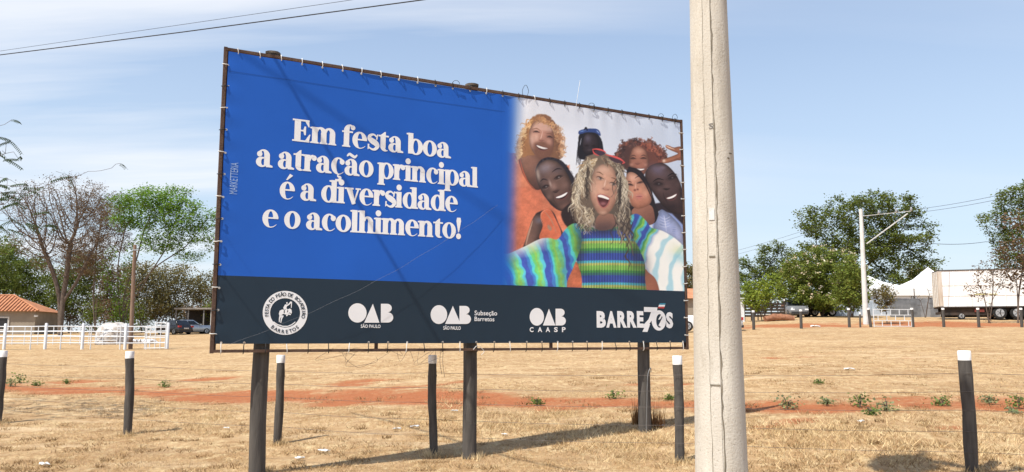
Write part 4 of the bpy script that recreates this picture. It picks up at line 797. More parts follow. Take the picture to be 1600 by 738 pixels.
V, F = font_mesh('S', .01); lo, hi = V.min(0), V.max(0); q = (V-lo)/(hi-lo); zb_ = zat(201); me = bpy.data.meshes.new('stencil_letter')
me.from_pydata([pole_pt(zb_+y*.042, .10+x*.12, .006) for x, y in q], [], F); me.materials.append(mat('stencil_paint', (.17, .16, .15), .8)); link('stencil_letter', me, cpole)
# gear on top (out of the picture; it casts the shadow on the grass at the right)
steel = mat('galvanised_steel', (.42, .43, .44), .45, metal=.7, var=.1); porc = mat('brown_porcelain', (.10, .045, .03), .25, spec=.5); tgrey = mat('transformer_paint', (.38, .39, .39), .5)
m = MB(); m.box(-1.0, 1.0, -.16, -.06, 8.05, 8.15, 0, .5, (0, 0, 8)); m.build('crossarm', steel, cpole)
for x in (-.9, -.3, .35, .9): m = MB(); m.tube([(x*.88, -.1+x*.48, 8.15), (x*.88, -.1+x*.48, 8.23), (x*.88, -.1+x*.48, 8.25), (x*.88, -.1+x*.48, 8.37)], [.03, .03, .07, .04], 10); m.build('insulator', porc, cpole)
m = MB(); m.tube([(-.5, .5, 7.75), (-.5, .5, 7.78), (-.5, .5, 8.7), (-.5, .5, 8.78)], [.22, .27, .27, .2], 18)
for k in range(9): a = k*.7; m.bar((-.5+.27*math.cos(a), .5+.27*math.sin(a), 8.25), (-.5+.37*math.cos(a), .5+.37*math.sin(a), 8.25), .02, .7)
m.build('transformer', tgrey, cpole)
for x in (-.15, .0, .15): m = MB(); m.tube([(-.5+x, .5+x, 8.77), (-.5+x, .5+x, 8.9), (-.5+x*1.5, .5+x*1.5, 9.15)], [.05, .06, .02], 8); m.build('bushing', porc, cpole)
m = MB(); m.tube(cr([(-.5, .5, 9.1), (-.2, .3, 9.45), (0, 0, 9.1)], 5), .012, 5); m.build('jumper_wire', tgrey, cpole)
m = MB(); m.bar((.0, .0, 8.2), (-.62, .28, 8.95), .05, .05); m.build('bracket', steel, cpole)
m = MB(); m.bar((-.05, .05, 8.9), (-.32, .32, 8.9), .1, .15); m.build('bracket', steel, cpole)
# ================================================================ FOREGROUND POST AND WIRE FENCE
post_k = mat('tarred_post', (.052, .047, .043), .8, col2=(.10, .09, .08), scale=4, bump=.5, bscale=22, stretch=(5, 5, .7)); post_w = mat('white_lime_paint', (.84, .83, .81), .8, var=.03, scale=14)
FP = [(-4, 548, 662, 12), (199, 549, 679, 13), (434, 555, 693, 13), (674, 555, 711, 13), (1062, 556, 722, 15), (1519, 548, 741, 19)]
PL_ = ['black fence post with white top cut by the left picture edge', 'black fence post with white top alone left of the billboard', 'black fence post with white top beside the left billboard pole', 'crooked black fence post with white top left of the middle billboard pole', 'bowed black fence post with white top beside the concrete pole', 'thick black fence post with white top at far right']
tops = []; rf = random.Random(9); wire_h = (.25, .48, .72, .93, 1.14)
for (px, t_, b_, wpx), lab in zip(FP, PL_):
    p = gp(px, b_); d = p[1]; top = at(px, t_, d); h = top[2]-p[2]; r = wpx/2*d/FH; th = thing('fence_post', lab, 'fence post', p, 0, 'black posts of the wire fence in front')
    off = (px == 674)*.03; xb = {674: [(.034, 0), (.02, .28), (.0, .55), (0, 1)], 1062: [(.0, 0), (.012, .45), (.012, .7), (0, 1)], 1519: [(0, 0), (.012, .5), (.006, 1)], 199: [(-.0, 0), (.0, .5), (-.045, 1)]}.get(px, [(-.01, 0), (.008, .5), (0, 1)])
    zs_ = np.linspace(-.25, h-.115, 9); X_ = [np.interp(z/h, [q[1] for q in xb], [q[0] for q in xb]) for z in zs_]
    m = MB(); m.tube([(x, 0, z) for x, z in zip(X_, zs_)], [r*rf.uniform(.93, 1.06) for _ in zs_], 12, wob=.05, rng=rf); m.build('shaft', post_k, th)
    m = MB(); m.tube([(X_[-1], 0, h-.115), (X_[-1], 0, h-.008), (X_[-1], 0, h)], [r*1.01, r*1.01, r*.93], 14, wob=.02, rng=rf); m.build('painted_top', post_w, th)
    tops.append((p, h, r))
e = tops[-1][0]+(tops[-1][0]-tops[-2][0])*1.0; e0 = tops[0][0]+(tops[0][0]-tops[1][0])*1.0
wire_m = mat('galvanised_fence_wire', (.16, .14, .13), .5, metal=.6)
hl = ['lowest', 'second lowest', 'middle', 'second highest', 'topmost']
for k, hgt in enumerate(wire_h):
    P = []; pts = [(e0, 1.4)]+[(p, h) for p, h, r in tops]+[(e, 1.4)]
    for i in range(len(pts)-1):
        a, b = pts[i], pts[i+1]; za = float(gz(a[0][0], a[0][1]))+hgt*a[1]/1.4; zb = float(gz(b[0][0], b[0][1]))+hgt*b[1]/1.4
        for j in range(6):
            s = j/6; P.append((a[0][0]*(1-s)+b[0][0]*s, a[0][1]*(1-s)+b[0][1]*s+(.085 if a[0][0] < -1.5 else -.085*(1 if a[0][0] > 0 else 2*s-1)), za*(1-s)+zb*s-.02*4*s*(1-s)))
    m = MB(); m.tube(P, .0022, 4, caps=False); tag(m.build('fence_wire', wire_m), '%s thin steel wire strung along the black front posts' % hl[k], 'wire', 'wires of the front fence')
# ================================================================ OVERHEAD WIRES
cable = mat('black_cable', (.03, .03, .032), .6)
def wire(P, r, label, name='overhead_wire', group='overhead lines', sag=0.):
    P = np.array(P, float); n = 24; out = []
    for i in range(len(P)-1):
        for j in range(n): s = j/n; q = P[i]*(1-s)+P[i+1]*s; q[2] -= sag*4*s*(1-s); out.append(q)
    out.append(P[-1]); m = MB(); m.tube(out, r, 5, caps=False); tag(m.build(name, cable), label, 'wire', group)
A_ = at(660, 0, 6.6); B_ = at(0, 86, 9.0); dv = (A_-B_)/np.linalg.norm(A_-B_)
wire([B_-dv*14, B_, (A_+B_)/2-np.array([0, 0, .01]), A_, (CPX, CPY, A_[2]+(CPX-A_[0])*.03)], .0055, 'black cable rising across the upper left sky')
A_ = at(550, 0, 6.8); B_ = at(0, 80, 9.6); dv = (A_-B_)/np.linalg.norm(A_-B_)
wire([B_-dv*14, B_, A_, (CPX, CPY, A_[2]+.25)], .0022, 'thin faint wire just above the black cable at upper left')
def shadow_cable(pa, pb, ta, tb, r, lab):                # unseen cables added so their shadow streaks fall on the banner
    q = []
    for (px, py), t in ((pa, ta), (pb, tb)):
        u, z = bp(px, py); q.append(np.array([*(BL+bd*u), z])-np.array(sdir)*t)
    dv = q[1]-q[0]; wire([q[0]-dv*6, q[0], q[1], q[1]+dv*3.0], r, lab)
shadow_cable((428, 92), (700, 560), 3.0, 7.2, .024, 'thick unseen cable added high above the billboard to shadow its banner')
shadow_cable((362, 86), (790, 352), 3.4, 5.8, .010, 'thin unseen cable added high above the billboard to shadow its banner')
# ================================================================ WHITE CORRAL FENCE, LEFT
wht = mat('white_fence_paint', (.66, .68, .70), .6, var=.05, scale=9); wht2 = mat('white_tube_paint', (.70, .72, .74), .55, var=.08, scale=5)
DF = 48.
def rail_fence(name, label, pts, height, rails, thick, thin, rr, mt):
    p0 = pts[0][0]; th = thing(name, label, 'fence', p0)
    for p, kind in pts:
        q = p-p0; m = MB(); r = thick if kind else thin
        if kind: m.tube([(q[0], q[1], q[2]-.2), (q[0], q[1], q[2]+height+.04), (q[0], q[1], q[2]+height+.09)], [r, r, r*.6], 12)
        else: m.tube([(q[0], q[1], q[2]-.2), (q[0], q[1], q[2]+height-.06)], r, 8)
        m.build('post', mt, th)
    for f_ in rails:
        for (p, _), (q, _) in zip(pts[:-1], pts[1:]):
            a, b = p-p0, q-p0; m = MB(); m.tube([(a[0], a[1], a[2]+height*f_), (b[0], b[1], b[2]+height*f_)], rr, 6); m.build('rail', mt, th)
    return th
def fpt(px, by, d): q = at(px, by, d); q[2] = float(gz(q[0], q[1])); return q
pts = [(fpt(x, 546, DF), k) for x, k in ((-130, 1), (-60, 1), (6, 1), (47, 0), (70, 1), (94, 0), (128, 1), (141, 0), (187, 0), (195, 1), (228, 0), (261, 1))]
rail_fence('corral_fence', 'white tubular corral fence with thick round posts on the left', pts, 1.46, (.93, .72, .52, .26), .085, .035, .03, wht)
pts = [(fpt(x, 544, DF+7), 0) for x in (-60, -10, 18, 37, 58, 82, 109, 124, 138, 160, 182)]
rail_fence('pen_fence', 'thinner white pipe pen behind the corral fence at left', pts, 1.3, (.95, .7, .45, .22), .03, .028, .024, wht2)
# gate panel leaning at the right end
q0, q1 = fpt(226, 540, DF-.6), fpt(258, 540, DF-.9); th = thing('corral_gate', 'white square grid gate at the right end of the corral fence', 'gate', q0); e_ = q1-q0
for k in range(5): s = k/4; m = MB(); m.tube([(e_[0]*s, e_[1]*s, .05+e_[2]*s), (e_[0]*s, e_[1]*s, 1.35+(.25 if k > 1 else 0)+e_[2]*s)], .026, 6); m.build('upright', wht, th)
for k in range(5): m = MB(); z = .1+k*.3; m.tube([(0, 0, z), (e_[0], e_[1], z+e_[2])], .024, 6); m.build('crossbar', wht, th)
m = MB(); m.tube([(e_[0]*.45, e_[1]*.45, 1.58), (e_[0], e_[1], 1.58)], .024, 6); m.build('crossbar', wht, th)
# brown leaning pole
p = fpt(204, 541, DF+.5); t_ = at(211, 383, DF+.5); th = thing('wooden_pole', 'slender brown timber pole leaning slightly beside the corral', 'pole', p)
m = MB(); m.tube(cr([(0, 0, -.3), ((t_-p)[0]*.3, 0, (t_-p)[2]*.33), ((t_-p)[0]*.8, 0, (t_-p)[2]*.7), tuple(t_-p)], 4), list(np.linspace(.13, .095, 13)), 10, wob=.03, rng=rf); m.build('shaft', mat('brown_timber', (.27, .185, .13), .9, col2=(.17, .11, .08), scale=4, stretch=(4, 4, .5), bump=.4), th)
m = MB(); m.box(-.18, .18, -.12, -.06, (t_-p)[2]-.35, (t_-p)[2]-.28); m.build('crosspiece', steel, th)
# plastic covered heap
p = fpt(178, 537, 56); th = thing('covered_heap', 'rounded heap under crumpled white plastic sheet behind the corral', 'tarp heap', p); rh = np.random.default_rng(3)
nu, nv = 40, 14; U_, V_ = np.meshgrid(np.linspace(0, 2*math.pi, nu, endpoint=False), np.linspace(0, 1, nv)); a_ = V_*math.pi/2; nz = vnoise(U_*3+V_*5, V_*7, .5, 21)
Rr = (1+.20*(nz-.5)); X_ = np.cos(U_)*np.cos(a_)**.55*1.25*Rr; Y_ = np.sin(U_)*np.cos(a_)**.55*1.0*Rr; Z_ = np.sin(a_)**.8*1.45*(1+.12*(nz-.5)); I = np.arange(nu*nv).reshape(nv, nu)
F = np.stack([I[:-1], np.roll(I[:-1], -1, 1), np.roll(I[1:], -1, 1), I[1:]], -1).reshape(-1, 4)
link('plastic_sheet', np_mesh('plastic_sheet', np.stack([X_.ravel(), Y_.ravel(), Z_.ravel()-.02], 1), F, mat('crumpled_white_plastic', (.60, .61, .62), .35, col2=(.34, .27, .20), scale=2.6, bump=1., bscale=5, spec=.5), None, True), th)
m = MB(); rb = random.Random(5)
for k in range(6):
    a = k*.9; m.tube(cr([(1.2+.25*k, .2*math.sin(k), .05), (1.4+.25*k, -.1, .16+.1*rb.random()), (1.7+.25*k, .1, .04)], 4), .12, 6)
m.build('sheet_fold', mat('white_plastic_fold', (.72, .73, .75), .35, var=.1, scale=5), th)
# ================================================================ HOUSE, CARPORT
wall_m = mat('beige_render', (.30, .255, .20), .9, var=.1, scale=.8); tile_m = mat('terracotta_tiles', (.52, .235, .12), .85, col2=(.35, .15, .08), scale=1.6, bump=.6, bscale=9); dark = mat('dark_opening', (.02, .02, .022), .3, spec=.5); trim = mat('pale_trim', (.62, .60, .56), .8)
HD = 88.; p = fpt(54, 512, HD); hw = 9.; hd = 6.
house = thing('house', 'small beige house with terracotta hip roof at the left edge', 'house', p, R_(8))
m = MB(); m.box(-hw, 0, 0, hd, -.6, 2.55); m.build('wall', wall_m, house)
rz0, rz1, oh = 2.5, 4.35, .45; V = [(-hw-oh, -oh, rz0), (oh, -oh, rz0), (oh, hd+oh, rz0), (-hw-oh, hd+oh, rz0), (-hw+2.6, hd/2, rz1), (-3.6, hd/2, rz1)]
m = MB(); m.add(V, [(0, 1, 5, 4), (1, 2, 5), (2, 3, 4, 5), (3, 0, 4), (3, 2, 1, 0)]); roof = m.build('roof', tile_m, house)
slen = math.hypot(hd/2+oh, rz1-rz0)
for k in range(26):                                     # cover-tile rows running down the front slope
    x = -hw-oh+.2+k*(hw+2*oh-.4)/25; xr = np.clip(x, -hw+2.6, -3.6); s = 1.0 if x == xr else (1-(abs(x-xr)/((3.6+oh) if x > xr else (2.6+oh)))); m = MB()
    m.tube([(x, -oh-.03, rz0+.05), (x, -oh+(hd/2+oh)*s, rz0+.05+(rz1-rz0)*s)], .075, 6); m.build('tile_row', tile_m, roof)
m = MB(); m.tube([(-hw+2.6, hd/2, rz1+.04), (-3.6, hd/2, rz1+.04), (oh, -oh, rz0+.08)], .1, 6); m.build('ridge', tile_m, roof)
win = MB().box(-3.75, -2.75, -.06, .02, .55, 1.75).build('window', dark, house)
for b in ((-3.9, -2.6, -.09, .01, 1.75, 1.9), (-3.9, -2.6, -.12, .01, .42, .55), (-3.9, -3.75, -.09, .01, .55, 1.75), (-2.75, -2.6, -.09, .01, .55, 1.75)): MB().box(*b).build('window_frame', trim, win)
MB().box(-7.4, -6.5, -.05, .02, -.2, 1.9).build('door', dark, house)
MB().box(-.05, .3, -.25, -.05, 1.9, 2.1).build('lamp', trim, house)
p = fpt(334, 512, 93); cpt = thing('carport', 'low dark carport with thin pale flat roof beside the billboard', 'carport', p); zt = 2.75
MB().box(-4.6, 3, -.3, 5.5, zt-.08, zt+.10).build('roof', mat('roof_sheet', (.30, .27, .24), .8, var=.15), cpt)
MB().box(-4.5, 3, 3.0, 3.15, -.5, zt-.09).build('back_wall', mat('interior_shade', (.035, .03, .028), .9), cpt)  # near-black wall colour stands in for the shade inside the carport
for x in (-4.4, -3.0, -1.2): MB().box(x-.06, x+.06, -.1, .02, -.4, zt-.09).build('post', mat('post_grey', (.22, .21, .20), .7), cpt)
MB().box(-.4, -.15, -.1, .1, -.4, zt-.09).build('post', trim, cpt)
# ================================================================ VEHICLES
tyre_m = mat('tyre_rubber', (.018, .018, .018), .85); rim_m = mat('alloy', (.55, .56, .57), .35, metal=.7); glass = mat('car_glass', (.015, .018, .022), .08, spec=.6); redl = mat('tail_lamp', (.35, .02, .02), .25, spec=.5); head = mat('head_lamp', (.75, .76, .78), .15, spec=.6); plast = mat('black_plastic', (.03, .03, .032), .6)
def ring(x0, x1, hw_, z, rc, n=5):
    out = []
    for cx, cy, a0 in ((x1-rc, hw_-rc, 0), (x0+rc, hw_-rc, 90), (x0+rc, -hw_+rc, 180), (x1-rc, -hw_+rc, 270)):
        for k in range(n): a = R_(a0+90*k/(n-1)); out.append((cx+rc*math.cos(a), cy+rc*math.sin(a), z))
    return out
def loft(m, rings, mi=0, smooth=True):
    n = len(rings[0]); V = [p for r in rings for p in r]; F = [(i*n+k, i*n+(k+1) % n, (i+1)*n+(k+1) % n, (i+1)*n+k) for i in range(len(rings)-1) for k in range(n)]
    m.add(V, F+[tuple(range(n))[::-1], tuple((len(rings)-1)*n+k for k in range(n))], mi, smooth)
def wheel(th, x, y, r, wd, side):
    m = MB(); m.tube([(x, y-wd/2, r), (x, y-wd/2+.03, r), (x, y+wd/2-.03, r), (x, y+wd/2, r)], [r*.9, r, r, r*.9], 20); wh = m.build('wheel', tyre_m, th)
    yo = y+side*(wd/2); m = MB(); m.tube([(x, yo-.01, r), (x, yo+side*.012, r)], r*.62, 14); m.build('rim', rim_m, wh)
    for k in range(5): a = k*1.2566; m = MB(); m.bar((x, yo+side*.016, r), (x+r*.55*math.cos(a), yo+side*.016, r+r*.55*math.sin(a)), .06, .02); m.build('spoke', plast, wh)
def car(name, label, loc, rz, paint, suv=False, group=None):
    th = thing(name, label, 'car', loc, rz, group); H = 1.68 if suv else 1.48; Lh = 2.15; b = 1.02 if suv else .92
    m = MB(); loft(m, [ring(-Lh+.12, Lh-.12, .80, .22, .15), ring(-Lh, Lh, .87, .38, .25), ring(-Lh, Lh-.02, .88, .65, .3), ring(-Lh+.06, Lh-.12, .86, b-.1, .35), ring(-Lh+.12, Lh-.35, .82, b, .4)]); m.build('body', paint, th)
    fr, bk = (.75, -1.95) if suv else (.85, -1.85); tr, tb = (.10, -1.62) if suv else (.05, -1.25)
    m = MB(); loft(m, [ring(bk, fr, .80, b-.02, .2), ring(tb, tr, .66, H-.05, .2), ring(tb+.08, tr-.1, .6, H, .2)]); m.build('cabin', paint, th)
    def q(s, z): f_ = (z-b+.02)/(H-.03-b); return f_
    def side_win(x0f, x1f, nm):
        for s in (-1, 1):
            V = []
            for zf, in ((.12,), (.88,)):
                z = b-.02+(H-.03-b)*zf; hw_ = .80+(.66-.80)*zf+.008; xa = bk+(tb-bk)*zf; xb_ = fr+(tr-fr)*zf
                V += [(xa+(xb_-xa)*x0f, s*hw_, z), (xa+(xb_-xa)*x1f, s*hw_, z)]
            m = MB(); m.add(V, [(0, 1, 3, 2)]); m.build(nm, glass, th)
    side_win(.10, .44, 'side_window'); side_win(.48, .90, 'side_window')
    for nm, x0_, x1_, sg in (('windscreen', fr, tr, 1), ('rear_window', bk, tb, -1)):
        V = []
        for zf in (.12, .88): z = b-.02+(H-.03-b)*zf; hw_ = (.80+(.66-.80)*zf)-.14; x = x0_+(x1_-x0_)*zf+.012*sg; V += [(x, -hw_, z), (x, hw_, z)]
        m = MB(); m.add(V, [(0, 1, 3, 2)]); m.build(nm, glass, th)
    for x in (-1.32, 1.32):
        for s in (-1, 1): wheel(th, x, s*.78, .34 if suv else .31, .22, s)
    for s in (-1, 1):
        MB().box(-Lh-.01, -Lh+.25, s*.70-.14, s*.70+.14, .72, .90).build('tail_light', redl, th); MB().box(Lh-.25, Lh+.005, s*.62-.16, s*.62+.16, .60, .74).build('headlight', head, th)
        MB().box(.55, .72, s*.93-.09, s*.93+.09, b, b+.14).build('mirror', paint, th)
    MB().box(-Lh-.02, -Lh+.1, -.26, .26, .56, .68).build('number_plate', trim, th); MB().box(-Lh-.025, -Lh+.12, -.8, .8, .24, .40).build('rear_bumper', plast, th); MB().box(Lh-.12, Lh+.02, -.75, .75, .26, .46).build('front_bumper', plast, th)
    return th
pa_k = mat('black_car_paint', (.02, .021, .024), .25, spec=.6); pa_s = mat('silver_car_paint', (.55, .57, .58), .3, metal=.4, spec=.6); pa_g = mat('grey_car_paint', (.16, .165, .17), .35, spec=.5); pa_w = mat('white_car_paint', (.74, .75, .76), .3, spec=.6)
car('parked_car', 'black hatchback parked beside the corral gate', fpt(272, 522, 84), R_(145), pa_k, False, 'cars parked behind the corral')
car('parked_car', 'silver hatchback parked next to the black car by the carport', fpt(299, 521, 86), R_(38), pa_s, False, 'cars parked behind the corral')
car('parked_car', 'white car mostly hidden in the gap between billboard and concrete pole', fpt(1106, 530, 52), R_(172), pa_w, True, 'cars parked behind the field')
# far house seen in the same gap
p = fpt(1078, 500, 95); th = thing('shed', 'orange roofed shed glimpsed between billboard and concrete pole', 'shed', p); MB().box(-3, 4, 0, 4, -.5, 2.6).build('wall', wall_m, th)
m = MB(); m.add([(-3.4, -.5, 2.5), (4.4, -.5, 2.5), (4.4, 4.5, 2.5), (-3.4, 4.5, 2.5), (-3.4, 2, 3.8), (4.4, 2, 3.8)], [(0, 1, 5, 4), (2, 3, 4, 5), (1, 2, 5), (3, 0, 4), (3, 2, 1, 0)]); m.build('roof', tile_m, th)
# ---- trailer at right
TD = 66.; p = fpt(1471, 501, TD); tr_ = thing('box_trailer', 'long worn white box trailer parked on the right', 'trailer', p, R_(-17))
panel = mat('worn_white_panel', (.84, .84, .83), .6, col2=(.70, .69, .67), scale=.9, detail=8, stretch=(1, 1, .5)); rusty = mat('rusty_door', (.40, .31, .23), .8, col2=(.62, .57, .50), scale=2.2, stretch=(6, 6, .35)); chas = mat('chassis_black', (.025, .022, .020), .7, col2=(.06, .04, .03), scale=2)
TL, TW, TB, TT = 13.5, 2.5, 1.05, 4.0
MB().box(0, TL, .02, TW, TB, TT).build('box_body', panel, tr_)
for k in range(11): x = 1.1+k*TL/11; MB().box(x-.02, x+.02, -.012, .02, TB+.02, TT-.02).build('panel_seam', panel, tr_)
for k, (z0_, z1_) in enumerate(((1.9, 1.905), (2.75, 2.755))): MB().box(0.1, TL, .005, .02, z0_, z1_+.02).build('panel_joint', rusty, tr_)
MB().box(-.03, TL, -.03, TW+.03, TT, TT+.07).build('roof_edge', chas, tr_); MB().box(-.02, TL, -.02, TW+.02, TB-.1, TB).build('sill', chas, tr_)
dr = []
for k in range(2): dr.append(MB().box(-.07, -.003, .06+k*1.21, 1.22+k*1.21, TB+.03, TT-.03).build('rear_door', rusty, tr_))
for k in range(2):
    for y in (.35, .95): MB().box(-.12, -.07, y+k*1.21-.025, y+k*1.21+.025, TB+.05, TT-.05).build('lock_rod', trim, dr[k])
MB().box(-.04, .22, -.018, .02, TB+.05, TT-.05).build('corner_panel', rusty, tr_)
MB().box(2.6, 4.2, -.006, .02, 2.0, 2.06).build('yellow_marking', mat('faded_yellow', (.60, .55, .22), .7), tr_)
MB().box(.2, TL, .4, .55, .65, TB-.1).build('chassis_rail', chas, tr_); MB().box(.2, TL, TW-.55, TW-.4, .65, TB-.1).build('chassis_rail', chas, tr_); MB().box(.05, .2, .1, TW-.1, .45, .65).build('underrun_bar', chas, tr_)
MB().box(.3, 3.3, .2, .3, .35, 1.0).build('side_skirt', chas, tr_); MB().box(.2, 3.8, 1.0, 1.2, .2, 1.0).build('side_skirt', chas, tr_); 
for x in (4.3, 5.55, 6.8): wheel(tr_, x, .22, .52, .3, -1); wheel(tr_, x, TW-.22, .52, .3, 1)
wheel(tr_, 1.55, .3, .30, .2, -1); MB().box(2.5, 3.2, .1, .2, .6, .85).build('marker_board', mat('dull_red', (.18, .04, .03), .6), tr_)
# ---- marquee
p = fpt(1437, 500, 84); te = thing('marquee_tent', 'white pointed marquee tent behind the grey hoarding', 'tent', p); tent_m = mat('tent_vinyl', (.82, .82, .80), .6, var=.03, scale=.5); ht = 2.6; s_ = 3.1
for cx in (-5.1, 1.2):
    hp_ = 2.4 if cx > 0 else 1.5; V = [(cx-s_, -s_, ht), (cx+s_, -s_, ht), (cx+s_, s_, ht), (cx-s_, s_, ht)]; V2 = [(cx+(v[0]-cx)*.35, v[1]*.35, ht+hp_*.5) for v in V]; m = MB(); m.add(V+V2+[(cx, 0, ht+hp_)], [(0, 1, 5, 4), (1, 2, 6, 5), (2, 3, 7, 6), (3, 0, 4, 7), (4, 5, 8), (5, 6, 8), (6, 7, 8), (7, 4, 8)]); m.build('canopy', tent_m, te)
    MB().box(cx-s_, cx+s_, -s_-.01, -s_+.01, ht-.75, ht+.003).build('valance', tent_m, te)
    MB().box(cx-s_+.1, cx+s_-.1, s_-.05, s_, -.3, ht-.02).build('side_wall', tent_m, te); MB().box(cx-s_+.16, cx+s_-.16, -s_+.2, -s_+.24, -.3, ht-.05).build('side_wall', tent_m, te)
    for x in (cx-s_+.1, cx+s_-.1):
        for y in (-s_+.1, s_-.15): MB().box(x-.05, x+.05, y-.05, y+.05, -.4, ht-.02).build('post', steel, te)
# ---- hoarding of sheet metal panels
hm = [mat('grey_sheet', (.22, .23, .24), .5, var=.2, scale=1.5, metal=.3), mat('pale_grey_sheet', (.32, .33, .34), .5, var=.2, scale=1.5, metal=.3), mat('pale_blue_sheet', (.50, .56, .62), .5, col2=(.36, .42, .48), scale=.9)]
def hoarding(name, label, x0, x1, d, n, h, mi):
    a, b = fpt(x0, 500, d), fpt(x1, 500, d); th = thing(name, label, 'fence', a); rr = random.Random(int(x0)); L_ = np.linalg.norm(b-a)
    for k in range(n):
        s0, s1 = k/n, (k+1)/n; q0, q1 = (b-a)*s0, (b-a)*s1; hh = h*rr.uniform(.96, 1.04); o_ = .04*(k % 2)
        MB().box(q0[0]+.01, q1[0]-.01, o_, o_+.03, q0[2]-.3, q0[2]+hh).build('panel', hm[mi if rr.random() < .65 else (1 if mi == 0 else 2)], th)
    for k in range(n+1): q = (b-a)*k/n; MB().box(q[0]-.04, q[0]+.04, .10, .18, q[2]-.3, q[2]+h*.95).build('post', steel, th)
hoarding('metal_hoarding', 'grey sheet metal hoarding left of the trailer', 1393, 1470, 74, 5, 1.75, 0)
hoarding('metal_hoarding', 'pale bluish sheet hoarding behind the flowering tree', 1300, 1394, 80, 6, 1.5, 2)
# ---- brick pattern gate and back posts
g0, g1 = fpt(1366, 513, 54), fpt(1425, 511, 54); th = thing('panel_gate', 'white metal gate with brickwork pattern bars between two black posts', 'gate', g0); e_ = g1-g0; n_ = 4; gh = 1.12
for k in range(n_): z = .06+k*gh/(n_-1)*1.0; m = MB(); m.bar((0, 0, z), (e_[0], e_[1], z+e_[2]), .04, .04); m.build('rail', wht, th)
for s in (0, 1): m = MB(); m.bar((e_[0]*s, e_[1]*s, 0), (e_[0]*s, e_[1]*s, gh+.1+e_[2]*s), .045, .045); m.build('stile', wht, th)
for k in range(n_-1):
    for j in range(4):
        s = (j+(.5 if k % 2 else .95))/4.3
        if s < .97: z = .06+k*gh/(n_-1); m = MB(); m.bar((e_[0]*s, e_[1]*s, z+.02+e_[2]*s), (e_[0]*s, e_[1]*s, z+gh/(n_-1)-.02+e_[2]*s), .035, .035); m.build('short_bar', wht, th)
bpst = [(1178, 491, 518, 'short black post with white tip nearest the concrete pole'), (1252, 489, 514, 'black post with white tip in front of the flowering tree'), (1327, 484, 508, 'black post with white tip left of the white light pole'), (1344, 487, 508, 'thin black post close to the foot of the white light pole'), (1361, 484, 511, 'leaning black post on the left of the brickwork gate'), (1427, 482, 513, 'black post with white tip right of the brickwork gate'), (1475, 481, 515, 'black post with white tip below the trailer doors'), (1530, 481, 517, 'black post with white tip before the middle of the trailer'), (1597, 481, 516, 'black post with white tip at the right picture edge by the trailer')]
for px, t_, b_, lab in bpst:
    p = fpt(px, b_, 54 if px > 1260 else 52); h = 30*p[1]/FH if px != 1344 else 1.0; th = thing('fence_post', lab, 'fence post', p, 0, 'black posts of the far fence'); l_ = -.12 if px == 1361 else rf.uniform(-.03, .03)
    m = MB(); m.tube([(0, 0, -.2), (l_*.5, 0, h*.5), (l_*.9, 0, h-.12)], .095 if px != 1344 else .06, 9, wob=.04, rng=rf); m.build('shaft', post_k, th)
    m = MB(); m.tube([(l_*.9, 0, h-.12), (l_, 0, h)], .097 if px != 1344 else .062, 9); m.build('painted_top', post_w, th)
# ---- white light pole with bracket arm
lp = fpt(1353, 506, 58); th = thing('light_pole', 'slim white concrete pole with slanted bracket arm on the right', 'pole', lp); tp = at(1345, 327, 58)-lp; wc = mat('white_concrete', (.62, .61, .58), .9, var=.08, scale=3)
m = MB(); m.tube([(0, 0, -.3), tuple(tp*.5), tuple(tp)], [.20, .165, .125], 14); m.build('shaft', wc, th)
a_ = at(1354, 381, 57.7)-lp; b_ = at(1418, 334, 57.7)-lp; m = MB(); m.bar(tuple(a_), tuple(b_), .06, .07); m.build('brace', wc, th)
c_ = at(1346, 338, 58)-lp; d_ = at(1424, 330, 57.7)-lp; m = MB(); m.bar(tuple(c_), tuple(d_), .035, .035); m.build('arm', wc, th)
for s in (.0, .35, .7, 1): q = c_+(d_-c_)*s; m = MB(); m.tube([tuple(q), tuple(q+np.array([0, 0, .12])), tuple(q+np.array([0, 0, .3]))], [.05, .1, .05], 8); m.build('insulator', steel, th)
def far_wire(P, lab, r=.012): wire([at(*q) for q in P], r, lab, sag=.12)
far_wire([(1150, 392, 90), (1345, 331, 58), (1424, 328, 57.7), (1600, 296, 44), (1900, 230, 30)], 'upper far wire running through the white light pole')
far_wire([(1150, 398, 90), (1345, 338, 58), (1424, 333, 57.7), (1600, 303, 44), (1900, 240, 30)], 'lower far wire running through the white light pole')
far_wire([(1346, 384, 58), (1460, 381, 64), (1540, 378, 70), (1640, 372, 74)], 'dark level cable from the light pole to the right hand tree', .02)
# ---- cattle rack truck, pickup and dark pen under the trees
plank = mat('dark_planks', (.03, .022, .017), .9, col2=(.06, .042, .03), scale=3, stretch=(1, 1, 4))
p = fpt(1290, 504, 78); th = thing('cattle_truck', 'dark slatted cattle truck body parked under the flowering tree', 'truck', p)
for k in range(7): MB().box(-1.6, 1.3, -.05, .0, .75+k*.2, .75+k*.2+.13).build('slat', plank, th)
for k in range(7): MB().box(-1.6, 1.3, 2.1, 2.15, .75+k*.2, .75+k*.2+.13).build('slat', plank, th)
for x in (-1.6, -.6, .35, 1.25): MB().box(x, x+.09, -.09, -.052, .6, 2.25).build('stake', plank, th)
MB().box(-1.7, 1.4, -.1, 2.2, .55, .7).build('bed', plank, th); MB().box(-.6, 1.35, -.1, 2.0, 2.2, 2.27).build('canvas_top', mat('ochre_canvas', (.52, .42, .16), .8, var=.2, scale=2), th)
for x in (-1.0, .7): wheel(th, x, .1, .42, .25, -1); wheel(th, x, 2.0, .42, .25, 1)
car('parked_car', 'grey vehicle facing the field beneath the trees, beside dark slatted pen', fpt(1241, 505, 76), R_(-95), pa_g, True, 'cars parked behind the field')
p = fpt(1163, 508, 70); th = thing('livestock_pen', 'long dark slatted livestock pen under the bright green tree', 'pen', p)
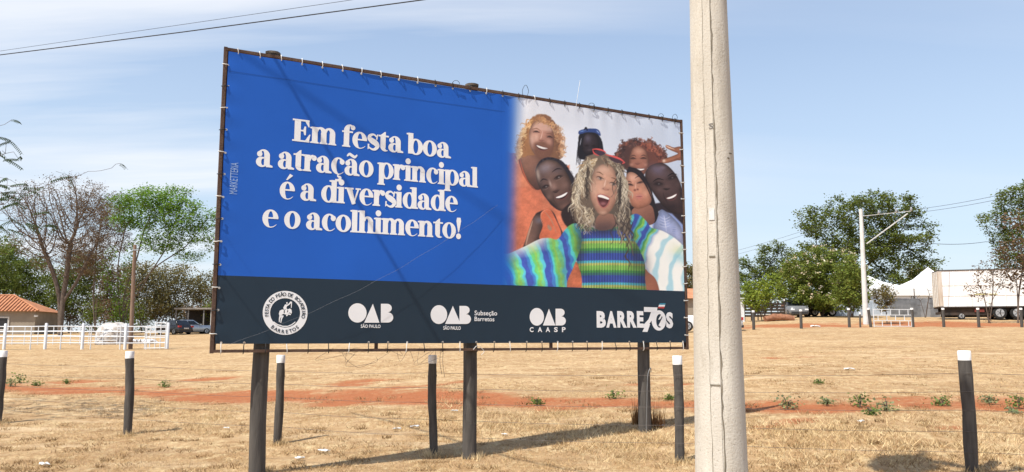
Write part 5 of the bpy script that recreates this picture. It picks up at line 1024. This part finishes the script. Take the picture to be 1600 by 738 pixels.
for k in range(5): MB().box(0, 3.6, 0, .05, .35+k*.26, .35+k*.26+.17).build('slat', plank, th)
for x in np.linspace(0, 3.5, 7): MB().box(x, x+.09, -.06, -.003, -.3, 1.75).build('post', post_k if 0 else plank, th); MB().box(x-.005, x+.095, -.065, .0, 1.752, 1.9).build('post_tip', post_w, th)
p = fpt(1219, 508, 65); m = MB(); rr = random.Random(8); m.tube(cr([(-1.2, 0, .1), (-.5, .1, .28), (.3, 0, .3), (1.1, 0, .12)], 4), .28, 8, wob=.15, rng=rr); tag(m.build('earth_mound', mat('red_earth', (.30, .14, .08), .95, var=.2, scale=5, bump=.6)), 'low reddish brown earth bank before the grey vehicle', 'mound').location = p
p = fpt(1156, 507, 66); MB().box(-.35, .35, -.2, .2, .0, 1.9).box(-.4, .4, -.25, .25, 1.9, 1.98).build('cabinet', mat('white_cabinet_paint', (.72, .73, .74), .5), None).location = p
tag(bpy.data.objects['cabinet'], 'tall white metal cabinet just right of the concrete pole', 'cabinet')
# ================================================================ TREES
def colonize(seed, stems, attr_pts, D, di, dk, iters=140, up=0.):
    r = np.random.default_rng(seed); pos, par = [], []
    for st in stems:
        P = cr(st, 10); n = max(int(np.linalg.norm(np.diff(P, axis=0), axis=1).sum()/D), 3); t = np.linspace(0, len(P)-1, n+1); last = -1
        for k in t:
            i = min(int(k), len(P)-2); q = P[i]+(P[i+1]-P[i])*(k-i)
            pos.append(q); par.append(last); last = len(pos)-1
    A = attr_pts.copy(); pos = [np.array(p) for p in pos]; X = np.array(pos)
    d2 = ((A[:, None]-X[None])**2).sum(-1); near = d2.argmin(1); nd = d2.min(1)
    for it in range(iters):
        if not len(A): break
        ok = nd < di*di
        if not ok.any(): ok = nd <= nd.min()*1.2
        g = {}; src = near[ok]; vec = A[ok]-np.array(pos)[src]; vec /= np.linalg.norm(vec, axis=1)[:, None]+1e-9
        S = np.zeros((len(pos), 3)); np.add.at(S, src, vec); us = np.unique(src); new = []
        for i in us:
            v = S[i]+r.normal(0, .12, 3); v[2] += up; l_ = np.linalg.norm(v)
            if l_ < 1e-6: continue
            new.append((pos[i]+v/l_*D, i))
        if not new: break
        k0 = len(pos)
        for q, i in new: pos.append(q); par.append(int(i))
        NX = np.array([q for q, _ in new]); e = ((A[:, None]-NX[None])**2).sum(-1); j = e.argmin(1); m_ = e.min(1); b = m_ < nd; near[b] = j[b]+k0; nd[b] = m_[b]
        keep = nd > dk*dk; A, near, nd = A[keep], near[keep], nd[keep]
    return np.array(pos), np.array(par)
def radii(par, tip, ex=2.3, mx=None):
    n = len(par); a = np.zeros(n); ch = np.zeros(n, int)
    for i in range(n):
        if par[i] >= 0: ch[par[i]] += 1
    for i in range(n-1, -1, -1):
        if ch[i] == 0 or a[i] == 0: a[i] = max(a[i], tip**ex)
        if par[i] >= 0: a[par[i]] += a[i]
    r = a**(1/ex); return (np.minimum(r, mx) if mx else r), ch
def branch_mesh(name, pos, par, rad, mt, thin=.03):
    idx = np.where(par >= 0)[0]; V, F = [], []; k0 = 0
    for n, sel in ((7, idx[rad[idx] >= thin]), (3, idx[rad[idx] < thin])):
        if not len(sel): continue
        a, b = pos[par[sel]], pos[sel]; d = b-a; d = d/(np.linalg.norm(d, axis=1)[:, None]+1e-9); ref = np.where(np.abs(d[:, :1]) < .8, np.array([[1., 0, 0]]), np.array([[0., 1, 0]]))
        s = np.cross(d, ref); s /= np.linalg.norm(s, axis=1)[:, None]; t = np.cross(s, d); an = np.arange(n)*2*math.pi/n
        o = s[:, None]*np.cos(an)[None, :, None]+t[:, None]*np.sin(an)[None, :, None]; ra = np.minimum(rad[par[sel]], rad[sel]*1.35)
        v = np.concatenate([a[:, None]+o*ra[:, None, None], b[:, None]+o*rad[sel][:, None, None]], 1); m_ = len(sel)
        base = (np.arange(m_)*2*n)[:, None]+k0; j = np.arange(n); f = np.stack([base+j, base+(j+1) % n, base+n+(j+1) % n, base+n+j], -1).reshape(-1, 4)
        V.append(v.reshape(-1, 3)); F.append(f); k0 += m_*2*n
    return np_mesh(name, np.concatenate(V), np.concatenate(F), mt, None, True)
def leaf_mesh(name, C, size, mt, seed, flat=.6, aspect=.55, tint=(.75, 1.2)):
    r = np.random.default_rng(seed); n = len(C); a = r.uniform(0, 2*math.pi, n); t = np.stack([np.cos(a), np.sin(a), r.normal(0, .45, n)], 1); t /= np.linalg.norm(t, axis=1)[:, None]
    nn = r.normal(0, 1, (n, 3))*(1-flat)+np.array([0, 0, 1.])*flat; s = np.cross(t, nn); s /= np.linalg.norm(s, axis=1)[:, None]+1e-9
    L_ = size*r.uniform(.6, 1.35, n)[:, None]; V = np.stack([C-t*L_/2, C+s*L_*aspect/2, C+t*L_/2, C-s*L_*aspect/2], 1).reshape(-1, 3)
    k = r.uniform(*tint, n); c = np.repeat(np.stack([k*r.uniform(.9, 1.12, n), k, k*r.uniform(.8, 1.1, n)], 1), 4, 0)
    return np_mesh(name, V, np.arange(4*n).reshape(-1, 4), mt, {'tint': c})
def lobe_pts(lobes, d, n, seed, deep=.8, shell=.45):
    r = np.random.default_rng(seed); W_ = np.array([l[2]*l[3] for l in lobes], float); W_ /= W_.sum(); out = []
    for l, wt in zip(lobes, W_):
        k = max(int(n*wt), 8); q = r.normal(0, 1, (k, 3)); q /= np.linalg.norm(q, axis=1)[:, None]; q *= (r.random(k)**shell)[:, None]
        dd_ = d+(l[4] if len(l) > 4 else 0); c = at(l[0], l[1], dd_); s = dd_/FH; out.append(c+q*np.array([l[2]*s, l[2]*s*deep, l[3]*s]))
    return np.concatenate(out)
bark = mat('bark', (.12, .085, .065), .95, col2=(.065, .045, .035), scale=3, bump=.5, bscale=10); bark_p = mat('pale_bark', (.155, .12, .095), .95, col2=(.09, .068, .054), scale=3)
def leafm(n, c, c2, tr=.38): return mat(n, c, .75, col2=c2, scale=.5, attr='tint', transl=tr, spec=.08)
lf_mango = leafm('leaf_mango', (0.23, 0.275, 0.06), (0.14, 0.18, 0.04)); lf_bright = leafm('leaf_bright', (.20, .34, .05), (.13, .245, .035)); lf_dark = leafm('leaf_dark', (0.17, 0.21, 0.05), (0.105, 0.14, 0.036)); lf_mid = leafm('leaf_mid', (0.18, 0.225, 0.05), (0.115, 0.155, 0.036)); lf_lime = leafm('leaf_lime', (0.27, 0.33, 0.055), (0.16, 0.22, 0.04)); lf_olive = leafm('leaf_olive', (0.23, 0.2, 0.085), (0.15, 0.135, 0.058)); lf_brown = leafm('leaf_brown', (0.2, 0.135, 0.08), (0.13, 0.088, 0.052)); cream = leafm('blossom_cream', (.62, .56, .44), (.50, .42, .30), .1)
def tree(name, label, base, d, lobes, stems, n_attr, D, leaf, size, per, spread, seed, tip=.012, bk=bark, flat=.5, frac=1., group=None, up=0., shell=.45, deep=.8, leafpart='crown', extra=None, dk=None, ex=2.3, thin=.03, mx=None, aspect=.62, cat='tree', lai=5.):
    size *= .66 if lai > 2 else .9; b = fpt(base[0], base[1], d); A = lobe_pts(lobes, d, n_attr, seed, deep, shell); r = np.random.default_rng(seed+50)
    S_ = []
    for st in stems:
        P = [b-np.array([0, 0, .3])]
        for q in st: w_ = at(q[0], q[1], d+(q[2] if len(q) > 2 else 0)); P.append(w_)
        if len(st) == 1: P.insert(1, P[0]*.55+P[1]*.45+np.array([r.normal(0, .1), r.normal(0, .1), .1]))
        S_.append(P)
    pos, par = colonize(seed, S_, A, D, D*9, dk or D*1.6, up=up); rad, ch = radii(par, tip, ex, mx)
    th = thing(name, label, cat, b, 0, group); pl = pos-b
    link('trunk', branch_mesh('trunk', pl, par, rad, bk, thin), th)
    if leaf:
        e = np.where((rad < tip*2.6) & (r.random(len(rad)) < frac))[0]
        if lai:
            ar = .62*sum(math.pi*l[2]*l[3] for l in lobes)*(d/FH)**2; per = int(np.clip(lai*ar/(size*size*aspect*.5*max(len(e), 1)), 2, 170))
        C = np.repeat(pl[e], per, 0)+r.normal(0, 1, (len(e)*per, 3))*np.array([spread, spread, spread*.6])
        link(leafpart, leaf_mesh(leafpart, C, size, leaf, seed+7, flat, aspect), th)
    if extra:
        e = np.where(ch == 0)[0]; e = e[np.argsort(pl[e, 1]-.5*pl[e, 2]+r.normal(0, .5, len(e)))][:extra[1]]; C = np.repeat(pl[e]+np.array([0, -.55, .2]), extra[2], 0)+r.normal(0, extra[3], (len(e)*extra[2], 3)); link(extra[0], leaf_mesh(extra[0], C, extra[4], extra[5], seed+9, .3), th)
    return th
G1 = 'trees behind the corral'; G2 = 'trees at the right behind the field'
# left side
tree('leafy_tree', 'broad bright green umbrella tree with many bare stems behind the corral', (192, 512), 82, [(232, 318, 70, 22), (285, 322, 40, 20, -1), (310, 350, 30, 12), (275, 352, 60, 16), (205, 345, 40, 22, 2), (320, 378, 26, 11), (255, 380, 45, 14), (335, 340, 22, 14), (260, 300, 50, 10), (300, 402, 25, 8), (330, 362, 14, 8)],
     [[(178, 470), (165, 430), (172, 390)], [(185, 460), (185, 410), (195, 360)], [(195, 460), (212, 410), (225, 360)], [(198, 470), (232, 430), (262, 385)], [(200, 480), (222, 450), (240, 420), (285, 390)], [(188, 465), (200, 420), (208, 380)]], 1100, .42, lf_bright, .36, 9, .42, 11, .014, bark_p, .75, group=G1, lai=6.5, shell=.6)
tree('bare_tree', 'leafless grey brown tree with fine upright twigs behind the house', (95, 512), 78, [(100, 330, 78, 62), (60, 360, 50, 55), (140, 350, 45, 60), (110, 395, 75, 45), (40, 320, 40, 40)],
     [[(93, 470), (84, 430), (70, 395)], [(98, 470), (104, 430), (110, 380)], [(96, 480), (120, 440), (140, 400)]], 3800, .30, lf_brown, .15, 2, 0.35, 12, .016, bark_p, .3, .5, lai=.7, group=G1, up=.5, shell=.6, ex=2.2, dk=.36)
tree('brown_tree', 'half dry brownish tree between the bare tree and the green umbrella tree', (150, 512), 88, [(150, 330, 40, 40), (170, 370, 35, 40), (130, 400, 40, 35), (185, 320, 25, 20)], [[(146, 460), (150, 400)], [(152, 470), (165, 410)]], 900, .42, lf_brown, .22, 4, .3, 13, .013, bark_p, .3, .6, lai=2.2, group=G1, up=.2)
for k, (lab, bx, d, lb, lf, n_, sd_) in enumerate([
    ('dark green tree crowding behind the terracotta roof', 40, 100, [(30, 430, 45, 40), (70, 450, 35, 35), (10, 400, 30, 35)], lf_mid, 500, 21),
    ('shaded evergreen tree right of the terracotta roof', 108, 98, [(110, 450, 40, 40), (130, 420, 30, 30)], lf_dark, 420, 22),
    ('olive scrub tree behind the slender brown pole', 222, 100, [(222, 445, 34, 42), (245, 470, 22, 30)], lf_olive, 420, 23),
    ('thin olive scrub tree left of the carport', 272, 104, [(270, 440, 36, 34), (262, 475, 30, 25)], lf_olive, 420, 24),
    ('yellowish olive scrub tree above the carport', 318, 108, [(320, 455, 34, 32), (350, 450, 30, 30)], lf_olive, 420, 25),
    ('dark narrow evergreen between the bare tree trunks', 146, 92, [(146, 478, 10, 26)], lf_dark, 160, 26),
    ('leafy green tree at the left picture edge', -30, 92, [(-30, 420, 50, 60), (0, 460, 30, 40)], lf_mid, 420, 27),
    ('olive brown thicket tree behind the corral middle', 180, 106, [(175, 450, 40, 48), (195, 480, 30, 26)], lf_brown, 420, 28)]):
    tree('scrub_tree', lab, (bx, 513), d, lb, [[(bx-4, 490), (lb[0][0]-8, lb[0][1]+15)], [(bx+4, 488), (lb[-1][0], lb[-1][1]+10)]], n_, .5, lf, .36, 7, .50, sd_, .016, bark, .3, group=G1, lai=5.5 if lf is lf_mid or lf is lf_dark else 5.)
for k, x in enumerate((-20, 14, 50, 84, 112, 140, 166, 196, 226, 252, 284, 312, 340)):
    rk = random.Random(60+k); lf = [lf_olive, lf_brown, lf_mid, lf_dark, lf_brown][k % 5]
    tree('bush', ['bush at the left picture edge below the house', 'olive bush hidden behind the house front', 'dark green bush behind the middle of the house', 'leafy green bush behind the right corner of the house', 'brown bush just right of the house', 'olive bush below the narrow dark evergreen', 'brown bush behind the white covered heap', 'green bush behind the right end of the covered heap', 'dark bush behind the slender brown pole', 'brown bush behind the square grid gate', 'olive bush above the black parked car', 'brown bush behind the carport roof', 'green bush next to the billboard edge behind the carport'][k], (x, 513), rk.uniform(96, 108), [(x, 487+rk.uniform(-5, 4), 23, 21+rk.uniform(-4, 6))], [[(x-3, 500), (x-6, 492)], [(x+2, 500), (x+7, 490)]], 130, .5, lf, .36, 7, .5, 400+k, .014, bark, .3, group='bushes in the thicket behind the corral', lai=4., cat='bush')
# right side
tree('large_tree', 'huge dark green spreading tree behind the white light pole', (1320, 503), 96, [(1300, 350, 55, 30), (1345, 325, 65, 26), (1410, 325, 45, 22), (1372, 305, 30, 12, -2), (1280, 385, 40, 25), (1440, 355, 25, 18), (1400, 370, 60, 25), (1350, 380, 70, 30), (1440, 410, 30, 40), (1400, 430, 45, 45), (1250, 395, 26, 20), (1270, 330, 25, 14), (1250, 430, 40, 35), (1300, 440, 60, 40)],
     [[(1318, 460), (1330, 420)], [(1325, 450), (1370, 400), (1400, 370)], [(1312, 450), (1290, 410)]], 1500, .6, lf_dark, .42, 10, .42, 31, .02, bark, .6, group=G2)
tree('flowering_tree', 'dense round green tree dotted with cream blossoms beside the white light pole', (1285, 504), 76, [(1260, 430, 45, 36), (1310, 430, 45, 40), (1290, 405, 45, 22), (1285, 465, 62, 22), (1335, 455, 22, 35), (1240, 455, 30, 25)],
     [[(1280, 485), (1265, 462)], [(1290, 482), (1310, 460)], [(1286, 478), (1288, 445)]], 1200, .36, lf_mango, .32, 9, .26, 32, .014, bark, .45, group=G2, lai=6.5, extra=('blossom', 70, 12, .13, .2, cream))
tree('second_trunk_tree', 'dark leafed tree with stout trunk just left of the white light pole', (1331, 506), 72, [(1330, 440, 32, 45), (1325, 470, 30, 18)], [[(1330, 490), (1325, 465)], [(1333, 488), (1338, 455)]], 500, .38, lf_mango, .32, 8, .26, 40, .016, bark, .45, group=G2)
tree('lime_tree', 'small lime green tree nearest the concrete pole', (1192, 508), 66, [(1190, 455, 36, 22), (1180, 470, 30, 16), (1205, 440, 20, 16)], [[(1188, 490), (1180, 470)], [(1196, 488), (1200, 465)]], 480, .30, lf_lime, .30, 8, .22, 33, .012, bark, .5, group=G2)
tree('conifer_like_tree', 'dark layered tree behind the lime green tree', (1180, 505), 100, [(1205, 390, 28, 16), (1180, 415, 38, 18), (1160, 445, 36, 35), (1215, 430, 32, 36), (1225, 400, 18, 14), (1190, 465, 40, 25)], [[(1182, 470), (1190, 430)], [(1184, 460), (1205, 410)]], 600, .55, lf_dark, .40, 8, .36, 34, .018, bark, .7, group=G2)
tree('young_tree', 'small round dusty green tree behind the brickwork gate', (1386, 508), 59, [(1383, 462, 17, 20), (1380, 478, 14, 12)], [[(1385, 492), (1383, 475)]], 260, .22, lf_olive, .20, 7, .16, 35, .01, bark, .4, group=G2)
tree('feathery_tree', 'tall feathery dark green tree in the upper right corner', (1600, 503), 92, [(1590, 310, 45, 22), (1625, 300, 50, 30), (1565, 335, 45, 12), (1610, 360, 60, 30), (1575, 375, 30, 30), (1600, 400, 50, 30), (1660, 340, 60, 60)], [[(1602, 450), (1600, 400)], [(1608, 440), (1640, 380)]], 1100, .5, lf_mid, .40, 8, .34, 36, .016, bark, .7, group=G2)
tree('bare_tree', 'slim half bare tree with twin stems in front of the trailer', (1545, 505), 60, [(1548, 430, 30, 28), (1560, 400, 20, 30), (1530, 450, 25, 22)], [[(1541, 480), (1535, 455)], [(1550, 475), (1552, 440)], [(1546, 482), (1560, 450)]], 520, .26, lf_brown, .17, 2, .16, 37, .010, bark_p, .3, .6, lai=.7, group=G2, up=.25)
tree('bare_tree', 'taller dry tree hung with brown pods at the right picture edge', (1590, 505), 60, [(1590, 390, 32, 55), (1575, 430, 25, 25), (1610, 420, 30, 40), (1585, 350, 25, 25)], [[(1590, 470), (1588, 430)], [(1592, 460), (1600, 410)]], 750, .28, lf_brown, .26, 3, .2, 38, .011, bark_p, .1, .6, lai=1.1, group=G2, up=.2)
tree('bare_tree', 'small leafless tree before the white marquee', (1446, 506), 72, [(1450, 460, 18, 22), (1435, 470, 10, 14), (1462, 470, 12, 18)], [[(1444, 490), (1438, 470)], [(1448, 485), (1452, 460)]], 90, .35, None, .2, 1, .1, 39, .016, bark, group=G2, up=.1)
tree('olive_tree', 'pale olive tree rising between the marquee and the trailer', (1480, 500), 110, [(1440, 430, 25, 22), (1470, 445, 14, 14), (1425, 445, 16, 16)], [[(1470, 470), (1445, 445)]], 300, .5, lf_olive, .36, 7, .4, 42, .016, bark, .3, group=G2)
tree('olive_tree', 'low leafy tree glimpsed between billboard and concrete pole', (1080, 500), 105, [(1070, 440, 40, 35), (1110, 450, 40, 30)], [[(1082, 470), (1085, 450)]], 300, .6, lf_olive, .4, 7, .4, 43, .016, bark, .3, group=G2)
# near tree outside the frame at left: its branch tips with feathery leaves reach into the picture and shade the grass
rn = np.random.default_rng(77); nb = np.array([-13.2, 15.2, 0]); nb[2] = float(gz(nb[0], nb[1]))
A = np.concatenate([nb+np.array([.9, .7, 4.4])+rn.normal(0, 1, (420, 3))*np.array([1.3, 1.0, .45]), np.array([at(x, y, 14.6+rn.normal(0, .3)) for x, y in zip(rn.uniform(-140, 34, 60), rn.normal(238, 20, 60))]), np.array([at(x, y, 14.8+rn.normal(0, .4)) for x, y in zip(rn.uniform(-160, -5, 46), rn.normal(318, 16, 46))])])
pos, par = colonize(5, [[nb-np.array([0, 0, .3]), nb+np.array([.1, 0, 1.2]), nb+np.array([.5, -.1, 2.6])]], A, .16, 2.2, .22); rad, ch = radii(par, .004, 2.5)
nt_ = thing('feathery_tree', 'nearby tree whose feathery drooping leaf tips enter at the left edge', 'tree', nb); link('trunk', branch_mesh('trunk', pos-nb, par, rad, bark, .02), nt_)
tips = np.where((ch == 0))[0]; V = []
for i in tips:
    if rn.random() < .1: continue
    p = pos[i]-nb
    for k in range(rn.integers(1, 4)):
        a = rn.uniform(0, 6.28); d = np.array([math.cos(a), math.sin(a), rn.uniform(-.5, .3)]); d /= np.linalg.norm(d); n_ = 9; side = np.cross(d, [0, 0, 1]); side /= np.linalg.norm(side)
        for j in range(n_):
            s = (j+1)/n_*.34; q = p+d*s-np.array([0, 0, .5*s*s])
            for sg in (-1, 1):
                l_ = (side*sg*.6+np.array([0, 0, -.75]))*.06; w_ = d*.010; V += [q-w_, q+w_, q+l_+w_, q+l_-w_]
V = np.array(V); link('leaf_fronds', np_mesh('leaf_fronds', V, np.arange(len(V)).reshape(-1, 4), leafm('leaf_near', (.055, .085, .03), (.04, .06, .025)), {'tint': np.ones((len(V), 3))}), nt_)
# ================================================================ WEEDS AND LITTER
weed_m = [leafm('weed_leaf', (.20, .26, .08), (.14, .19, .06)), leafm('weed_pale', (.30, .33, .17), (.22, .25, .12))]
W = [(30, 596, .5, 0, 'leafy green weed in the red soil near the left edge'), (16, 601, .35, 1, 'pale green weed at the extreme left of the red soil'), (57, 600, .25, 0, 'small weed right of the leafy weed near the left edge'), (105, 597, .22, 0, 'tiny weed on the red soil left of the lone post'), (256, 602, .28, 0, 'small upright weed between the lone post and the billboard'), (840, 630, .22, 0, 'bright small weed right of the middle billboard pole'), (958, 620, .30, 0, 'grassy green weed left of the right billboard pole'), (1046, 622, .16, 0, 'tiny weed right of the right billboard pole'), (1230, 636, .34, 1, 'pale spreading weed nearest the concrete pole on the right'), (1292, 630, .2, 1, 'small pale weed left of the tallest weed'), (1344, 632, .36, 0, 'tallest green weed in the red soil on the right'), (1386, 640, .36, 1, 'ragged green weed right of the tallest weed'), (1360, 646, .22, 0, 'low creeping weed below the tallest weed'), (1472, 631, .32, 0, 'bushy weed just left of the thick right post'), (1546, 628, .26, 1, 'weed right of the thick right post'), (1592, 634, .34, 0, 'weed cut by the right picture edge'), (1580, 644, .18, 1, 'small weed near the right edge, lower one'), (1278, 597, .12, 0, 'tiny isolated weed in the straw on the right')]
for k, (px, py, h, mi, lab) in enumerate(W):
    h *= .6
    p = gp(px, py+3); r = np.random.default_rng(100+k); th = thing('weed', lab, 'weed', p, 0, 'green weeds in the field'); m = MB(); C = []
    for j in range(7):
        a = r.uniform(0, 6.28); e = np.array([math.cos(a)*h*.55*r.random(), math.sin(a)*h*.55*r.random(), h*r.uniform(.4, 1.0)]); m.tube(cr([(0, 0, -.02), e*.5+np.array([0, 0, .05]), e], 3), .006, 4)
        for q in range(16): C.append(e*r.uniform(.25, 1.05)+r.normal(0, .018+.22*h, 3)*np.array([1.4, 1, .7]))
    m.build('stem', bark_p, th); C = np.array(C); C[:, 2] = np.maximum(C[:, 2], .02); link('foliage', leaf_mesh('foliage', C, .045+.04*h, weed_m[mi], 200+k, .4, .7), th)
lit = mat('litter_paper', (.72, .72, .70), .7, var=.1)
for k, (px, py, s, lab) in enumerate([(506, 709, .13, 'long white scrap of litter left of the crooked post'), (468, 720, .10, 'white scrap of litter beside the left billboard pole'), (620, 674, .11, 'white crumpled scrap left of the crooked post, further back'), (648, 670, .12, 'upright white scrap nearest the crooked post'), (788, 682, .07, 'tiny white scrap right of the middle billboard pole'), (710, 645, .10, 'pale stick-like scrap before the middle pole'), (69, 730, .12, 'white scrap at the lower left corner of the field'), (354, 672, .08, 'pale scrap in the straw right of the lone post'), (1327, 580, .22, 'pale curved scrap in the straw on the right'), (1346, 662, .10, 'white scrap below the red soil on the right'), (1030, 668, .10, 'pale scrap at the foot of the right billboard pole'), (1274, 512, .5, 'white bag lying before the flowering tree')]):
    s *= .6; p = gp(px, py); r = np.random.default_rng(300+k); n = 5; g_ = np.stack(np.meshgrid(np.linspace(-s, s, n), np.linspace(-s*.4, s*.4, n)), -1).reshape(-1, 2); zc_ = r.random(n*n)*s*.45+.03; I = np.arange(n*n).reshape(n, n)
    me = np_mesh('litter', np.stack([g_[:, 0], g_[:, 1], zc_], 1), np.stack([I[:-1, :-1], I[:-1, 1:], I[1:, 1:], I[1:, :-1]], -1).reshape(-1, 4), lit, None, True); o = link('litter', me); o.location = p; o.rotation_euler[2] = r.uniform(-.6, .6)
    sol = o.modifiers.new('thickness', 'SOLIDIFY'); sol.thickness = .006; tag(o, lab, 'litter', 'scraps of litter on the grass')
